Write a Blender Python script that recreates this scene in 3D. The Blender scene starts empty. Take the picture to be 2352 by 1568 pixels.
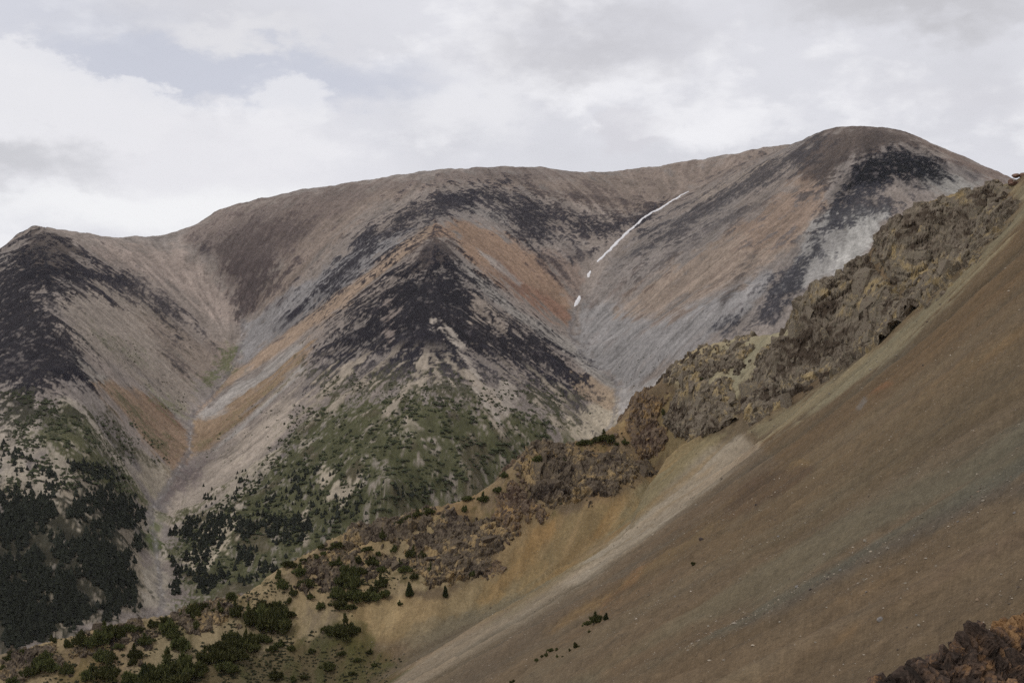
import bpy, math, random
import numpy as np
from math import radians

# ------------------------------------------------------------------ camera, sky, sun, exposure
scene = bpy.context.scene
COL = scene.collection
FPX = 2839.0            # focal length in survey pixels (2352 wide, 45 degree lens)

cam_data = bpy.data.cameras.new('camera')
cam_data.sensor_width = 36.0
cam_data.lens = 36.0 * FPX / 2352.0
cam_data.clip_start = 0.5
cam_data.clip_end = 60000.0
cam = bpy.data.objects.new('camera', cam_data)
COL.objects.link(cam)
cam.rotation_euler = (radians(90), 0, 0)
scene.camera = cam

SUN_EL, SUN_AZ = radians(58), radians(-140)     # azimuth from +Y towards +X
world = bpy.data.worlds.new('World')
scene.world = world
world.use_nodes = True
world.cycles.sampling_method = 'MANUAL'
world.cycles.sample_map_resolution = 256


def build_sky():
    nt = world.node_tree
    nt.nodes.clear()
    N = nt.nodes.new
    L = nt.links.new
    out = N('ShaderNodeOutputWorld')
    bg = N('ShaderNodeBackground')
    bg.inputs['Strength'].default_value = 0.1
    sky = N('ShaderNodeTexSky')
    sky.sky_type = 'NISHITA'
    sky.sun_disc = False
    sky.sun_elevation = SUN_EL
    sky.sun_rotation = SUN_AZ
    sky.altitude = 2000
    sky.air_density = 1.0
    sky.dust_density = 2.0
    tc = N('ShaderNodeTexCoord')
    DIR = tc.outputs['Generated']

    def vmath(op, a, b=None):
        n = N('ShaderNodeVectorMath'); n.operation = op
        for i, v in enumerate((a, b)):
            if v is None:
                continue
            if isinstance(v, (tuple, list)):
                n.inputs[i].default_value = v
            else:
                L(v, n.inputs[i])
        return n

    def fmath(op, a, b):
        n = N('ShaderNodeMath'); n.operation = op
        for i, v in enumerate((a, b)):
            if isinstance(v, (int, float)):
                n.inputs[i].default_value = v
            else:
                L(v, n.inputs[i])
        return n.outputs[0]

    def noise(vec, scale, detail, rough, w=0.0):
        n = N('ShaderNodeTexNoise')
        vec = vmath('ADD', vec, (w, w * 1.7, w * 0.6)).outputs[0]
        n.inputs['Scale'].default_value = scale; n.inputs['Detail'].default_value = detail; n.inputs['Roughness'].default_value = rough
        L(vec, n.inputs['Vector'])
        return n

    def ramp(v, lo, hi, a=0.0, b=1.0):
        n = N('ShaderNodeMapRange'); n.interpolation_type = 'SMOOTHSTEP'
        L(v, n.inputs[0])
        for i, q in enumerate((lo, hi, a, b)):
            n.inputs[i + 1].default_value = q
        return n.outputs[0]

    def cmix(fac, a, b):
        n = N('ShaderNodeMix'); n.data_type = 'RGBA'
        if isinstance(fac, float):
            n.inputs[0].default_value = fac
        else:
            L(fac, n.inputs[0])
        for i, v in ((6, a), (7, b)):
            if isinstance(v, tuple):
                n.inputs[i].default_value = v + (1,)
            else:
                L(v, n.inputs[i])
        return n.outputs[2]

    stretch = vmath('MULTIPLY', DIR, (1.0, 1.0, 1.9)).outputs[0]
    wn = noise(stretch, 9.0, 4.0, 0.62, 1.3)
    warp = vmath('SUBTRACT', wn.outputs['Color'], (0.5, 0.5, 0.5)).outputs[0]
    wn2 = noise(stretch, 30.0, 5.0, 0.65, 4.1)
    warp2 = vmath('SUBTRACT', wn2.outputs['Color'], (0.5, 0.5, 0.5)).outputs[0]

    def blob(u, v, ru, rv, amt, amt2, lo, hi):
        """1 inside a patch of sky of half-size ru, rv (survey pixels), 0 outside"""
        d = np.array([(u - 1176) / FPX, 1.0, (784 - v) / FPX]); d /= np.linalg.norm(d)
        off = vmath('SUBTRACT', DIR, tuple(d)).outputs[0]
        off = vmath('ADD', off, vmath('MULTIPLY', warp, (amt, amt, amt * .6)).outputs[0]).outputs[0]
        off = vmath('ADD', off, vmath('MULTIPLY', warp2, (amt2, amt2, amt2)).outputs[0]).outputs[0]
        off = vmath('MULTIPLY', off, (FPX / ru, FPX / ru, FPX / rv)).outputs[0]
        ln = vmath('LENGTH', off).outputs['Value']
        return ramp(ln, lo, hi, 1.0, 0.0)

    big = noise(stretch, 3.6, 5.0, 0.55, 2.2)
    mid = noise(stretch, 8.5, 5.0, 0.6, 7.7)
    WHITE, GREYC, PALEC, BLUE = (9.1, 9.05, 9.3), (5.9, 5.85, 6.2), (7.6, 7.6, 8.05), (6.0, 6.2, 7.05)
    col = cmix(ramp(big.outputs[0], 0.38, 0.66), PALEC, (6.6, 6.6, 7.0))
    col = cmix(ramp(mid.outputs[0], 0.50, 0.66, 0.0, 0.8), col, WHITE)
    # thin blue-grey opening, upper left
    blue = fmath('MAXIMUM', blob(520, 165, 480, 85, 0.10, 0.04, 0.55, 1.15), fmath('MULTIPLY', blob(100, 45, 380, 110, 0.16, 0.04, 0.2, 1.3), 0.6))
    open_sky = cmix(0.93, sky.outputs[0], BLUE)
    col = cmix(fmath('MULTIPLY', blue, 0.75), col, open_sky)
    # veil across the top of the opening
    col = cmix(fmath('MULTIPLY', blob(520, 55, 230, 50, 0.16, 0.05, 0.2, 1.2), 0.8), col, (7.9, 7.85, 8.1))
    # cumulus heads standing into the opening
    heads = fmath('MAXIMUM', blob(55, 245, 165, 140, 0.07, 0.045, 0.8, 1.0), blob(285, 270, 150, 85, 0.07, 0.045, 0.78, 1.02))
    heads = fmath('MAXIMUM', heads, blob(665, 225, 110, 80, 0.07, 0.045, 0.7, 1.05))
    heads = fmath('MAXIMUM', heads, blob(1060, 230, 190, 110, 0.15, 0.05, 0.4, 1.15))
    col = cmix(fmath('MULTIPLY', heads, 0.7), col, (8.7, 8.65, 8.9))
    col = cmix(fmath('MULTIPLY', blob(400, 390, 560, 140, 0.16, 0.05, 0.3, 1.2), 0.8), col, (8.4, 8.3, 8.6))
    col = cmix(fmath('MULTIPLY', blob(420, 480, 620, 60, 0.05, 0.02, 0.3, 1.2), 0.9), col, (9.3, 9.3, 9.4))
    # grey bellies
    col = cmix(fmath('MULTIPLY', blob(30, 375, 230, 70, 0.14, 0.04, 0.1, 1.2), 0.9), col, (6.0, 6.0, 6.3))
    col = cmix(fmath('MULTIPLY', blob(1330, 95, 300, 100, 0.16, 0.05, 0.0, 1.3), 0.9), col, GREYC)
    col = cmix(fmath('MULTIPLY', blob(2150, 10, 450, 90, 0.2, 0.05, 0.0, 1.3), 0.9), col, (5.6, 5.55, 5.8))
    col = cmix(fmath('MULTIPLY', blob(2250, 240, 280, 80, 0.18, 0.05, 0.0, 1.3), 0.5), col, (6.8, 6.7, 7.1))
    col = cmix(fmath('MULTIPLY', blob(1470, 310, 120, 75, 0.10, 0.05, 0.5, 1.05), 0.8), col, (6.9, 6.8, 7.2))
    # bright breaks
    col = cmix(fmath('MULTIPLY', blob(1355, 260, 60, 75, 0.12, 0.05, 0.2, 1.2), 0.8), col, WHITE)
    col = cmix(fmath('MULTIPLY', blob(1650, 280, 210, 45, 0.12, 0.05, 0.2, 1.2), 0.75), col, WHITE)
    col = cmix(0.97, sky.outputs[0], col)
    L(col, bg.inputs['Color'])
    L(bg.outputs[0], out.inputs['Surface'])


build_sky()
sun_data = bpy.data.lights.new('sun', 'SUN')
sun_data.energy = 1.0
sun_data.angle = radians(15)
sun_data.color = (1.0, 0.96, 0.9)
sun = bpy.data.objects.new('sun', sun_data)
COL.objects.link(sun)
sun.rotation_euler = (math.pi / 2 - SUN_EL, 0, math.pi - SUN_AZ)

scene.view_settings.view_transform = 'Standard'
scene.view_settings.look = 'None'
scene.view_settings.exposure = 0.0
scene.view_settings.gamma = 1.0
scene.view_settings.use_curve_mapping = False

scene.render.engine = 'CYCLES'
scene.cycles.max_bounces = 4
scene.cycles.diffuse_bounces = 2
scene.cycles.glossy_bounces = 1
scene.cycles.transmission_bounces = 2
scene.cycles.transparent_max_bounces = 6
scene.cycles.volume_bounces = 0
scene.cycles.use_denoising = False
scene.cycles.sample_clamp_direct = 4.0
scene.cycles.sample_clamp_indirect = 1.0

# ------------------------------------------------------------------ numeric helpers
rng = np.random.default_rng(11)
TAB = rng.random((16, 256, 256)).astype(np.float32)


def vnoise(x, y, s=0):
    """value noise in 0..1"""
    t = TAB[s % 16]
    xi = np.floor(x); yi = np.floor(y)
    fx = (x - xi).astype(np.float32); fy = (y - yi).astype(np.float32)
    xi = xi.astype(np.int64) & 255; yi = yi.astype(np.int64) & 255
    xj = (xi + 1) & 255; yj = (yi + 1) & 255
    fx = fx * fx * (3 - 2 * fx); fy = fy * fy * (3 - 2 * fy)
    a = t[yi, xi]; b = t[yi, xj]; c = t[yj, xi]; d = t[yj, xj]
    return (a + (b - a) * fx) * (1 - fy) + (c + (d - c) * fx) * fy


def fbm(x, y, octv=4, s=0, gain=0.5):
    v = 0; amp = 1.0; tot = 0
    for o in range(octv):
        c, n = math.cos(0.6 * o + s), math.sin(0.6 * o + s)
        v = v + amp * vnoise((x * c - y * n) * 2 ** o + 17.3 * o, (x * n + y * c) * 2 ** o - 9.1 * o, s + o)
        tot += amp; amp *= gain
    return v / tot


def ridged(x, y, octv=4, s=0):
    v = 0; amp = 1.0; tot = 0
    for o in range(octv):
        c, n = math.cos(0.7 * o + s), math.sin(0.7 * o + s)
        w = 1 - np.abs(2 * vnoise((x * c - y * n) * 2.03 ** o + 5.3 * o, (x * n + y * c) * 2.03 ** o, s + o) - 1)
        v = v + amp * w * w
        tot += amp; amp *= 0.5
    return v / tot


def sstep(a, b, x):
    t = np.clip((x - a) / (b - a), 0, 1)
    return t * t * (3 - 2 * t)


def W(u, v, d):
    return ((u - 1176.0) / FPX * d, d, (784.0 - v) / FPX * d)


def UV(x, y, z):
    return 1176.0 + x / y * FPX, 784.0 - z / y * FPX


def smax(a, b, k):
    h = np.clip(0.5 + 0.5 * (a - b) / k, 0, 1)
    return b + (a - b) * h + k * h * (1 - h)


# ------------------------------------------------------------------ far mountain heights
def resample(pts, step):
    p = np.array([W(*q) for q in pts], float)
    out = [p[0]]
    for a, b in zip(p[:-1], p[1:]):
        n = max(1, int(np.linalg.norm(b - a) / step))
        for i in range(1, n + 1):
            out.append(a + (b - a) * i / n)
    return out


SKYLINE = [(-300, 740, 1900), (-120, 660, 1980), (0, 572, 2050), (75, 518, 2100), (130, 530, 2140), (200, 541, 2180), (270, 548, 2220), (345, 541, 2260),
           (415, 533, 2300), (455, 513, 2350), (500, 486, 2390), (540, 468, 2420), (610, 456, 2460), (700, 435, 2500), (760, 429, 2530),
           (880, 408, 2570), (970, 394, 2600), (1070, 386, 2630), (1160, 384, 2660), (1240, 384, 2680), (1320, 397, 2720),
           (1380, 396, 2740), (1480, 386, 2760), (1600, 367, 2780), (1700, 350, 2780), (1810, 331, 2760), (1900, 325, 2760)]
DOME_L = [(1700, 368, 2560), (1760, 352, 2510), (1830, 325, 2450), (1860, 306, 2430), (1900, 290, 2410), (1960, 283, 2390), (2060, 291, 2350)]
DOME_R = [(2060, 291, 2350), (2100, 306, 2340), (2180, 343, 2320), (2260, 377, 2300), (2340, 412, 2280), (2500, 490, 2240), (2700, 600, 2160)]
GULLY_R = [(1640, 405, 2650), (1580, 440, 2550), (1480, 500, 2410), (1410, 556, 2270), (1370, 605, 2180), (1345, 650, 2120), (1322, 710, 2040),
           (1305, 762, 1960), (1340, 820, 1860), (1420, 890, 1740), (1415, 935, 1670), (1405, 975, 1610), (1330, 1060, 1490),
           (1200, 1130, 1410), (1000, 1240, 1310), (800, 1315, 1230), (600, 1370, 1170), (380, 1420, 1120)]
GULLY_L = [(415, 560, 2240), (470, 585, 2190), (490, 610, 2160), (525, 680, 2100), (557, 735, 2040), (555, 785, 1980), (535, 850, 1880), (475, 920, 1755),
           (440, 962, 1680), (436, 1030, 1580), (400, 1100, 1480), (345, 1180, 1380), (352, 1230, 1320), (360, 1280, 1260), (374, 1390, 1140), (360, 1440, 1100)]
SPUR = [(1075, 420, 2460), (1050, 448, 2310), (1020, 490, 2130), (1000, 540, 1965), (1002, 600, 1880), (1000, 650, 1800), (1000, 740, 1670),
        (1000, 840, 1540), (980, 920, 1450), (950, 1000, 1370), (900, 1100, 1290), (800, 1200, 1210), (700, 1290, 1150)]
SPUR_LE = [(965, 556, 1965), (880, 640, 1885), (760, 740, 1790), (700, 815, 1710), (640, 960, 1560), (590, 1060, 1470), (500, 1170, 1360), (440, 1270, 1260)]
SPUR_RE = [(1060, 600, 1925), (1160, 700, 1850), (1300, 800, 1775), (1370, 850, 1755)]
LEFT = [(75, 518, 2100), (90, 580, 1900), (110, 650, 1740), (140, 760, 1560), (180, 850, 1440), (190, 960, 1330), (200, 1080, 1240), (220, 1200, 1170), (260, 1320, 1110)]
SPUR_RF = [(1100, 760, 1700), (1160, 850, 1600), (1230, 930, 1530), (1270, 1000, 1450), (1150, 1000, 1430), (1080, 1080, 1350)]
LEFT2 = [(250, 620, 2000), (300, 720, 1890), (390, 830, 1810)]
LEFT3 = [(0, 640, 1850), (0, 760, 1590), (0, 900, 1380), (0, 1000, 1270), (0, 1100, 1190), (0, 1300, 1050), (0, 1450, 970)]
LEFT4 = [(-250, 800, 1750), (-250, 1000, 1380), (-250, 1300, 1020), (-250, 1500, 890)]
UPPER = [(560, 520, 2260), (700, 500, 2280), (850, 480, 2260), (600, 620, 2130), (720, 600, 2110), (850, 560, 2080)]
DOME_F = [(1500, 600, 2090), (1650, 450, 2330), (1780, 400, 2280), (1800, 560, 1910), (1960, 420, 2090), (2100, 420, 2080), (2200, 470, 1990),
          (1500, 760, 1790), (1650, 700, 1740), (1560, 860, 1620), (1900, 620, 1790), (1750, 800, 1580), (2050, 600, 1790), (2340, 600, 1830), (2500, 700, 1750), (1450, 1000, 1510), (1650, 1000, 1410)]


def far_height():
    P = []
    for ln, st in ((SKYLINE, 45), (DOME_L, 40), (DOME_R, 60), (GULLY_R, 40), (GULLY_L, 38), (SPUR, 130), (SPUR_LE, 90), (SPUR_RE, 80),
                   (LEFT, 90), (LEFT2, 90), (LEFT3, 140), (LEFT4, 200)):
        P += resample(ln, st)
    for q in UPPER + DOME_F + SPUR_RF:
        P.append(np.array(W(*q)))
    sky = resample(SKYLINE, 90)
    for p in sky:
        for dd, dz in ((120, -14), (350, -90), (800, -330)):
            P.append(np.array([p[0] * (1 + dd / p[1]), p[1] + dd, p[2] + dz]))
    for p in resample(DOME_R, 90) + resample(DOME_L[3:], 60):
        for dd, dz in ((80, -10), (260, -70)):
            P.append(np.array([p[0] * (1 + dd / p[1]), p[1] + dd, p[2] + dz]))
    for x in np.linspace(-700, 1200, 14):
        P.append(np.array([x, 520.0, -330.0]))
        P.append(np.array([x, 800.0, -300.0]))
    P = np.array(P)
    # drop near-duplicates
    keep = []
    for i in range(len(P)):
        if all((P[i, 0] - P[j, 0]) ** 2 + (P[i, 1] - P[j, 1]) ** 2 > 64 for j in keep):
            keep.append(i)
    P = P[keep]
    n = len(P)
    D = np.hypot(P[:, None, 0] - P[None, :, 0], P[:, None, 1] - P[None, :, 1])
    A = np.zeros((n + 3, n + 3))
    A[:n, :n] = -D
    A[np.arange(n), np.arange(n)] -= 0.0
    Q = np.stack([np.ones(n), P[:, 0] / 1000, P[:, 1] / 1000], 1)
    A[:n, n:] = Q; A[n:, :n] = Q.T
    w = np.linalg.solve(A, np.concatenate([P[:, 2], np.zeros(3)]))
    return P, w


FP, FW = far_height()


def far_eval(x, y):
    sh = x.shape
    x = x.ravel(); y = y.ravel()
    n = len(FP)
    out = np.empty(len(x))
    px = FP[:, 0].astype(np.float32); py = FP[:, 1].astype(np.float32)
    w = FW[:n]
    for i in range(0, len(x), 8000):
        xs = x[i:i + 8000].astype(np.float32); ys = y[i:i + 8000].astype(np.float32)
        d = np.sqrt((xs[:, None] - px) ** 2 + (ys[:, None] - py) ** 2)
        out[i:i + 8000] = -(d.astype(np.float64) @ w) + FW[n] + FW[n + 1] * xs / 1000 + FW[n + 2] * ys / 1000
    return out.reshape(sh)


def blur_axis(Z, sig, axis):
    r = int(3 * sig)
    k = np.exp(-0.5 * (np.arange(-r, r + 1) / sig) ** 2); k /= k.sum()
    pad = [(0, 0), (0, 0)]; pad[axis] = (r, r)
    Zp = np.pad(Z, pad, mode='edge'); out = 0
    n = Z.shape[axis]
    for i, w in enumerate(k):
        sl = [slice(None)] * 2; sl[axis] = slice(i, i + n)
        out = out + w * Zp[tuple(sl)]
    return out


def blur(Z, sig):
    return blur_axis(blur_axis(Z, sig, 0), sig, 1)


def upsample(Z, f):
    """bilinear then smoothed refinement of a coarse grid by factor f along both axes"""
    r, c = Z.shape
    ri = np.linspace(0, r - 1, (r - 1) * f + 1); ci = np.linspace(0, c - 1, (c - 1) * f + 1)
    r0 = np.minimum(ri.astype(int), r - 2); c0 = np.minimum(ci.astype(int), c - 2)
    fr = (ri - r0)[:, None]; fc = (ci - c0)[None, :]
    return (Z[np.ix_(r0, c0)] * (1 - fr) * (1 - fc) + Z[np.ix_(r0 + 1, c0)] * fr * (1 - fc)
            + Z[np.ix_(r0, c0 + 1)] * (1 - fr) * fc + Z[np.ix_(r0 + 1, c0 + 1)] * fr * fc)


def grid_mesh(name, X, Y, Z, colr=None, mask=None):
    r, c = X.shape
    co = np.stack([X, Y, Z], -1).reshape(-1, 3).astype(np.float32)
    idx = np.arange(r * c).reshape(r, c)
    q = np.stack([idx[:-1, :-1], idx[:-1, 1:], idx[1:, 1:], idx[1:, :-1]], -1).reshape(-1, 4)
    if mask is not None:
        m = mask[:-1, :-1] | mask[1:, :-1] | mask[:-1, 1:] | mask[1:, 1:]
        q = q[m.ravel()]
        used = np.zeros(r * c, bool); used[q.ravel()] = True
        remap = np.cumsum(used) - 1
        q = remap[q]; co = co[used]
        if colr is not None:
            colr = colr.reshape(-1, colr.shape[-1])[used]
    me = bpy.data.meshes.new(name)
    me.vertices.add(len(co)); me.vertices.foreach_set('co', co.ravel())
    me.loops.add(q.size); me.loops.foreach_set('vertex_index', q.ravel().astype(np.int32))
    me.polygons.add(len(q))
    me.polygons.foreach_set('loop_start', np.arange(0, q.size, 4, dtype=np.int32))
    me.polygons.foreach_set('loop_total', np.full(len(q), 4, np.int32))
    me.polygons.foreach_set('use_smooth', np.ones(len(q), bool))
    me.update(calc_edges=True)
    if colr is not None:
        at = me.color_attributes.new('tint', 'FLOAT_COLOR', 'POINT')
        cc = np.ones((len(co), 4), np.float32); cc[:, :3] = colr.reshape(-1, colr.shape[-1])[:, :3]
        at.data.foreach_set('color', cc.ravel())
    ob = bpy.data.objects.new(name, me)
    COL.objects.link(ob)
    return ob


def lin(r, g, b):
    f = lambda c: (c / 255 / 12.92) if c / 255 < 0.04045 else ((c / 255 + 0.055) / 1.055) ** 2.4
    return np.array([f(r), f(g), f(b)])


# far grid: fan of columns
FD = np.concatenate([np.linspace(560, 1000, 40, endpoint=False), np.linspace(1000, 2900, 470, endpoint=False), np.linspace(2900, 3700, 27)])
FD = np.interp(np.linspace(0, 1, 537), np.linspace(0, 1, len(FD)), FD)
FA = np.linspace(-0.53, 0.53, 1057)
fd_c = FD[::4]; fa_c = FA[::4]
Ac, Dc = np.meshgrid(fa_c, fd_c)
Zc = far_eval(Ac * Dc, Dc)
FZ = upsample(Zc, 4)
FX = FA[None, :] * FD[:, None]; FY = np.repeat(FD[:, None], len(FA), 1)


def line_dist(X, Y, line):
    P = np.array(resample(line, 60)); best = np.full(X.shape, 1e9)
    for a, b in zip(P[:-1], P[1:]):
        ex, ey = b[0] - a[0], b[1] - a[1]
        t = np.clip(((X - a[0]) * ex + (Y - a[1]) * ey) / (ex * ex + ey * ey), 0, 1)
        best = np.minimum(best, (X - a[0] - t * ex) ** 2 + (Y - a[1] - t * ey) ** 2)
    return np.sqrt(best)


GDIST = np.minimum(line_dist(FX, FY, GULLY_L), line_dist(FX, FY, GULLY_R))
FSM = blur(FZ, 9)
SKYD = line_dist(FX, FY, SKYLINE)
_k = sstep(15, 90, GDIST) * sstep(1000, 1150, FY) * sstep(20, 160, SKYD)
FZ = FZ * (1 - _k) + FSM * _k
FZ = FZ + (fbm(FX / 22, FY / 60, 4, 9, 0.6) - 0.5) * 2.2 * sstep(120, 10, SKYD)
FU, FV = UV(FX, FY, FZ)

# ------------------------------------------------------------------ near hillside heights
CREST = [  # u, v, distance, cliff width, cliff slope
    (2620, 300, 400, 2, 1.0), (2352, 412, 410, 4, 1.0), (2310, 416, 412, 10, 1.2), (2285, 412, 414, 14, 1.5), (2200, 432, 420, 20, 1.6), (2110, 462, 428, 24, 1.6), (2060, 488, 432, 26, 1.6),
    (2035, 520, 434, 26, 1.6), (1975, 590, 438, 24, 1.6), (1935, 612, 440, 24, 1.6), (1862, 650, 444, 24, 1.6), (1845, 690, 448, 24, 1.6), (1825, 745, 456, 20, 1.4),
    (1760, 760, 480, 8, 0.9), (1700, 765, 492, 8, 0.9), (1600, 795, 500, 10, 0.9), (1545, 840, 500, 10, 0.9), (1510, 885, 496, 12, 1.1), (1465, 915, 492, 14, 1.2), (1432, 962, 488, 14, 1.2),
    (1400, 990, 484, 10, 1.0), (1340, 1002, 482, 10, 1.0), (1300, 1004, 480, 14, 1.2), (1250, 1000, 478, 16, 1.2), (1200, 1042, 474, 14, 1.1), (1150, 1092, 468, 10, .9), (1070, 1140, 462, 10, .9),
    (960, 1166, 456, 12, 1.0), (880, 1184, 452, 14, 1.0), (770, 1216, 446, 14, 1.0), (720, 1256, 440, 12, .9), (650, 1296, 434, 10, .9), (560, 1356, 424, 8, .8), (400, 1396, 412, 8, .8),
    (260, 1425, 402, 6, .8), (110, 1468, 392, 6, .8), (0, 1494, 384, 6, .8), (-200, 1545, 370, 6, .8), (-400, 1600, 350, 6, .8)]
CW = np.array([W(*q[:3]) for q in CREST]); CA = np.array([q[3:] for q in CREST])


def near_slope(x, y):
    xr = np.maximum(x - 20, 0)
    return -21.5 + 0.58 * x - 0.156 * y + 0.0019 * xr * xr


def near_raw(x, y):
    best = np.full(x.shape, 1e9); zc = np.zeros(x.shape); cw = np.zeros(x.shape); cs = np.zeros(x.shape); front = np.zeros(x.shape, bool)
    for i in range(len(CW) - 1):
        a, b = CW[i], CW[i + 1]
        ex, ey = b[0] - a[0], b[1] - a[1]
        t = np.clip(((x - a[0]) * ex + (y - a[1]) * ey) / (ex * ex + ey * ey), 0, 1)
        dx = x - (a[0] + t * ex); dy = y - (a[1] + t * ey)
        dist = np.hypot(dx, dy)
        m = dist < best
        best = np.where(m, dist, best)
        zc = np.where(m, a[2] + t * (b[2] - a[2]), zc)
        cw = np.where(m, CA[i, 0] + t * (CA[i + 1, 0] - CA[i, 0]), cw)
        cs = np.where(m, CA[i, 1] + t * (CA[i + 1, 1] - CA[i, 1]), cs)
        front = np.where(m, (ex * dy - ey * dx) > 0, front)
    df = best
    rib_f = zc - cs * np.minimum(df, cw) - 0.6 * np.maximum(df - cw, 0)
    rib_b = zc - 0.8 * df
    rib = np.where(front, rib_f, rib_b)
    ns = near_slope(x, y)
    nsb = np.where(front, ns, ns - 0.9 * df)
    return smax(rib, nsb, 7.0)


GX0, GY0, GS = -520.0, 0.0, 2.0
_gx, _gy = np.meshgrid(np.arange(GX0, 520.1, GS), np.arange(GY0, 900.1, GS))
NGRID = near_raw(_gx, _gy)
NGRID = blur(NGRID, 1.6) * 0.7 + 0.3 * NGRID


def near_eval(x, y, detail=True):
    gx = np.clip((x - GX0) / GS, 0, NGRID.shape[1] - 1.001); gy = np.clip((y - GY0) / GS, 0, NGRID.shape[0] - 1.001)
    i = gx.astype(int); j = gy.astype(int); fx = gx - i; fy = gy - j
    z = (NGRID[j, i] * (1 - fx) + NGRID[j, i + 1] * fx) * (1 - fy) + (NGRID[j + 1, i] * (1 - fx) + NGRID[j + 1, i + 1] * fx) * fy
    if detail:
        z = z + (fbm(x / 22, y / 22, 4, 3) - 0.5) * 1.6 + (fbm(x / 4, y / 4, 3, 5) - 0.5) * 0.35
    return z


ND = 20 * (820 / 20.0) ** np.linspace(0, 1, 250)
ND = np.concatenate([20 * (250 / 20.0) ** np.linspace(0, 1, 190, endpoint=False), np.linspace(250, 520, 250, endpoint=False), np.linspace(520, 860, 40)])
NA = np.linspace(-0.56, 0.70, 1081)
NX = NA[None, :] * ND[:, None]; NY = np.repeat(ND[:, None], len(NA), 1)
NZ = near_eval(NX, NY)
NU, NV = UV(NX, NY, NZ)


def vcol_mat(name, rough=0.95):
    m = bpy.data.materials.new(name); m.use_nodes = True
    nt = m.node_tree; b = nt.nodes['Principled BSDF']
    a = nt.nodes.new('ShaderNodeVertexColor'); a.layer_name = 'tint'
    nt.links.new(a.outputs[0], b.inputs['Base Color'])
    b.inputs['Roughness'].default_value = rough
    b.inputs['Specular IOR Level'].default_value = 0.1
    return m




def flow_fan(A, D, Z, sig):
    Zs = blur(Z, sig)
    za = np.gradient(Zs, A, axis=1); zd = np.gradient(Zs, D, axis=0)
    zx = za / D[:, None]; zy = zd - A[None, :] * zx
    g = np.hypot(zx, zy) + 1e-6
    return zx, zy, -zx / g, -zy / g


def advect(X, Y, A, D, fx, fy, step, n):
    """positions along the fall line through every vertex (both ways)"""
    def idx(px, py):
        i = np.clip(((px / py - A[0]) / (A[1] - A[0])).astype(np.int32), 0, len(A) - 1)
        j = np.clip(np.interp(py, D, np.arange(len(D))).astype(np.int32), 0, len(D) - 1)
        return j, i
    pos = [(X, Y)]
    for sg in (1, -1):
        px, py = X, Y
        for k in range(n):
            j, i = idx(px, py)
            px = px + sg * step * fx[j, i]; py = np.maximum(py + sg * step * fy[j, i], 5)
            pos.append((px, py))
    return pos


def lic(pos, sc, octv, seed, gain=0.6):
    v = 0
    for (px, py) in pos:
        v = v + fbm(px / sc, py / sc, octv, seed, gain)
    v = v / len(pos)
    v = (v - v.mean()) / (v.std() + 1e-9)
    return v.astype(np.float32)          # zero mean, unit deviation


def nz(v):
    return (v - v.mean()) / v.std()


def poly_sd(U, V, pts):
    """signed distance in survey pixels, positive inside"""
    P = np.array(pts, float)
    d2 = np.full(U.shape, 1e12); ins = np.zeros(U.shape, bool)
    for i in range(len(P)):
        a = P[i]; b = P[(i + 1) % len(P)]
        ex, ey = b - a
        t = np.clip(((U - a[0]) * ex + (V - a[1]) * ey) / (ex * ex + ey * ey + 1e-9), 0, 1)
        d2 = np.minimum(d2, (U - a[0] - t * ex) ** 2 + (V - a[1] - t * ey) ** 2)
        c = (a[1] > V) != (b[1] > V)
        xx = (b[0] - a[0]) * (V - a[1]) / (b[1] - a[1] + 1e-12) + a[0]
        ins ^= c & (U < xx)
    return np.where(ins, 1, -1) * np.sqrt(d2)


class Paint:
    def __init__(self, U, V, base):
        self.U, self.V = U, V
        self.c = np.zeros(U.shape + (3,), np.float32) + base.astype(np.float32)

    def region(self, pts, pad):
        P = np.array(pts)
        m = (self.U > P[:, 0].min() - pad) & (self.U < P[:, 0].max() + pad) & (self.V > P[:, 1].min() - pad) & (self.V < P[:, 1].max() + pad)
        return m

    def mask(self, pts, feather, noise=None, rough=0.0, bias=0.0):
        """soft membership; noise (unit deviation) roughens the edge by `rough` pixels"""
        pad = feather * 2 + rough * 3 + 10
        m = self.region(pts, pad)
        out = np.zeros(self.U.shape, np.float32)
        sd = poly_sd(self.U[m], self.V[m], pts) + bias
        if noise is not None:
            sd = sd + rough * noise[m]
        out[m] = sstep(-feather, feather, sd)
        return out

    def lay(self, m, colr, k=1.0):
        w = (m * k)[..., None]
        self.c = self.c * (1 - w) + np.asarray(colr, np.float32) * w


TONE = [0.86, 0.78]      # light level and chroma the surveyed colours are read at


def ph(r, g, b):
    """surveyed colour -> surface albedo"""
    c = lin(r, g, b) / TONE[0]
    g_ = 0.3 * c[0] + 0.59 * c[1] + 0.11 * c[2]
    return g_ + (c - g_) * TONE[1]


# ------------------------------------------------------------------ far mountain colours
zx, zy, fxf, fyf = flow_fan(FA, FD, FZ, 5)
POSF = advect(FX, FY, FA, FD, fxf, fyf, 6.0, 9)
S_big = lic(POSF, 26, 2, 1)
S_mid = lic(POSF[:7] + POSF[10:16], 11, 2, 4)
S_fine = lic(POSF[:4] + POSF[10:13], 5, 2, 7)
S_hair = lic(POSF, 4.5, 1, 3)
N_big = nz(fbm(FX / 120, FY / 120, 4, 2)); N_mid = nz(fbm(FX / 35, FY / 35, 4, 6)); N_fine = nz(fbm(FX / 6, FY / 6, 3, 8, 0.8))
N_x = nz(fbm(FX / 16, FY / 16, 3, 12, 0.65))
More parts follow.
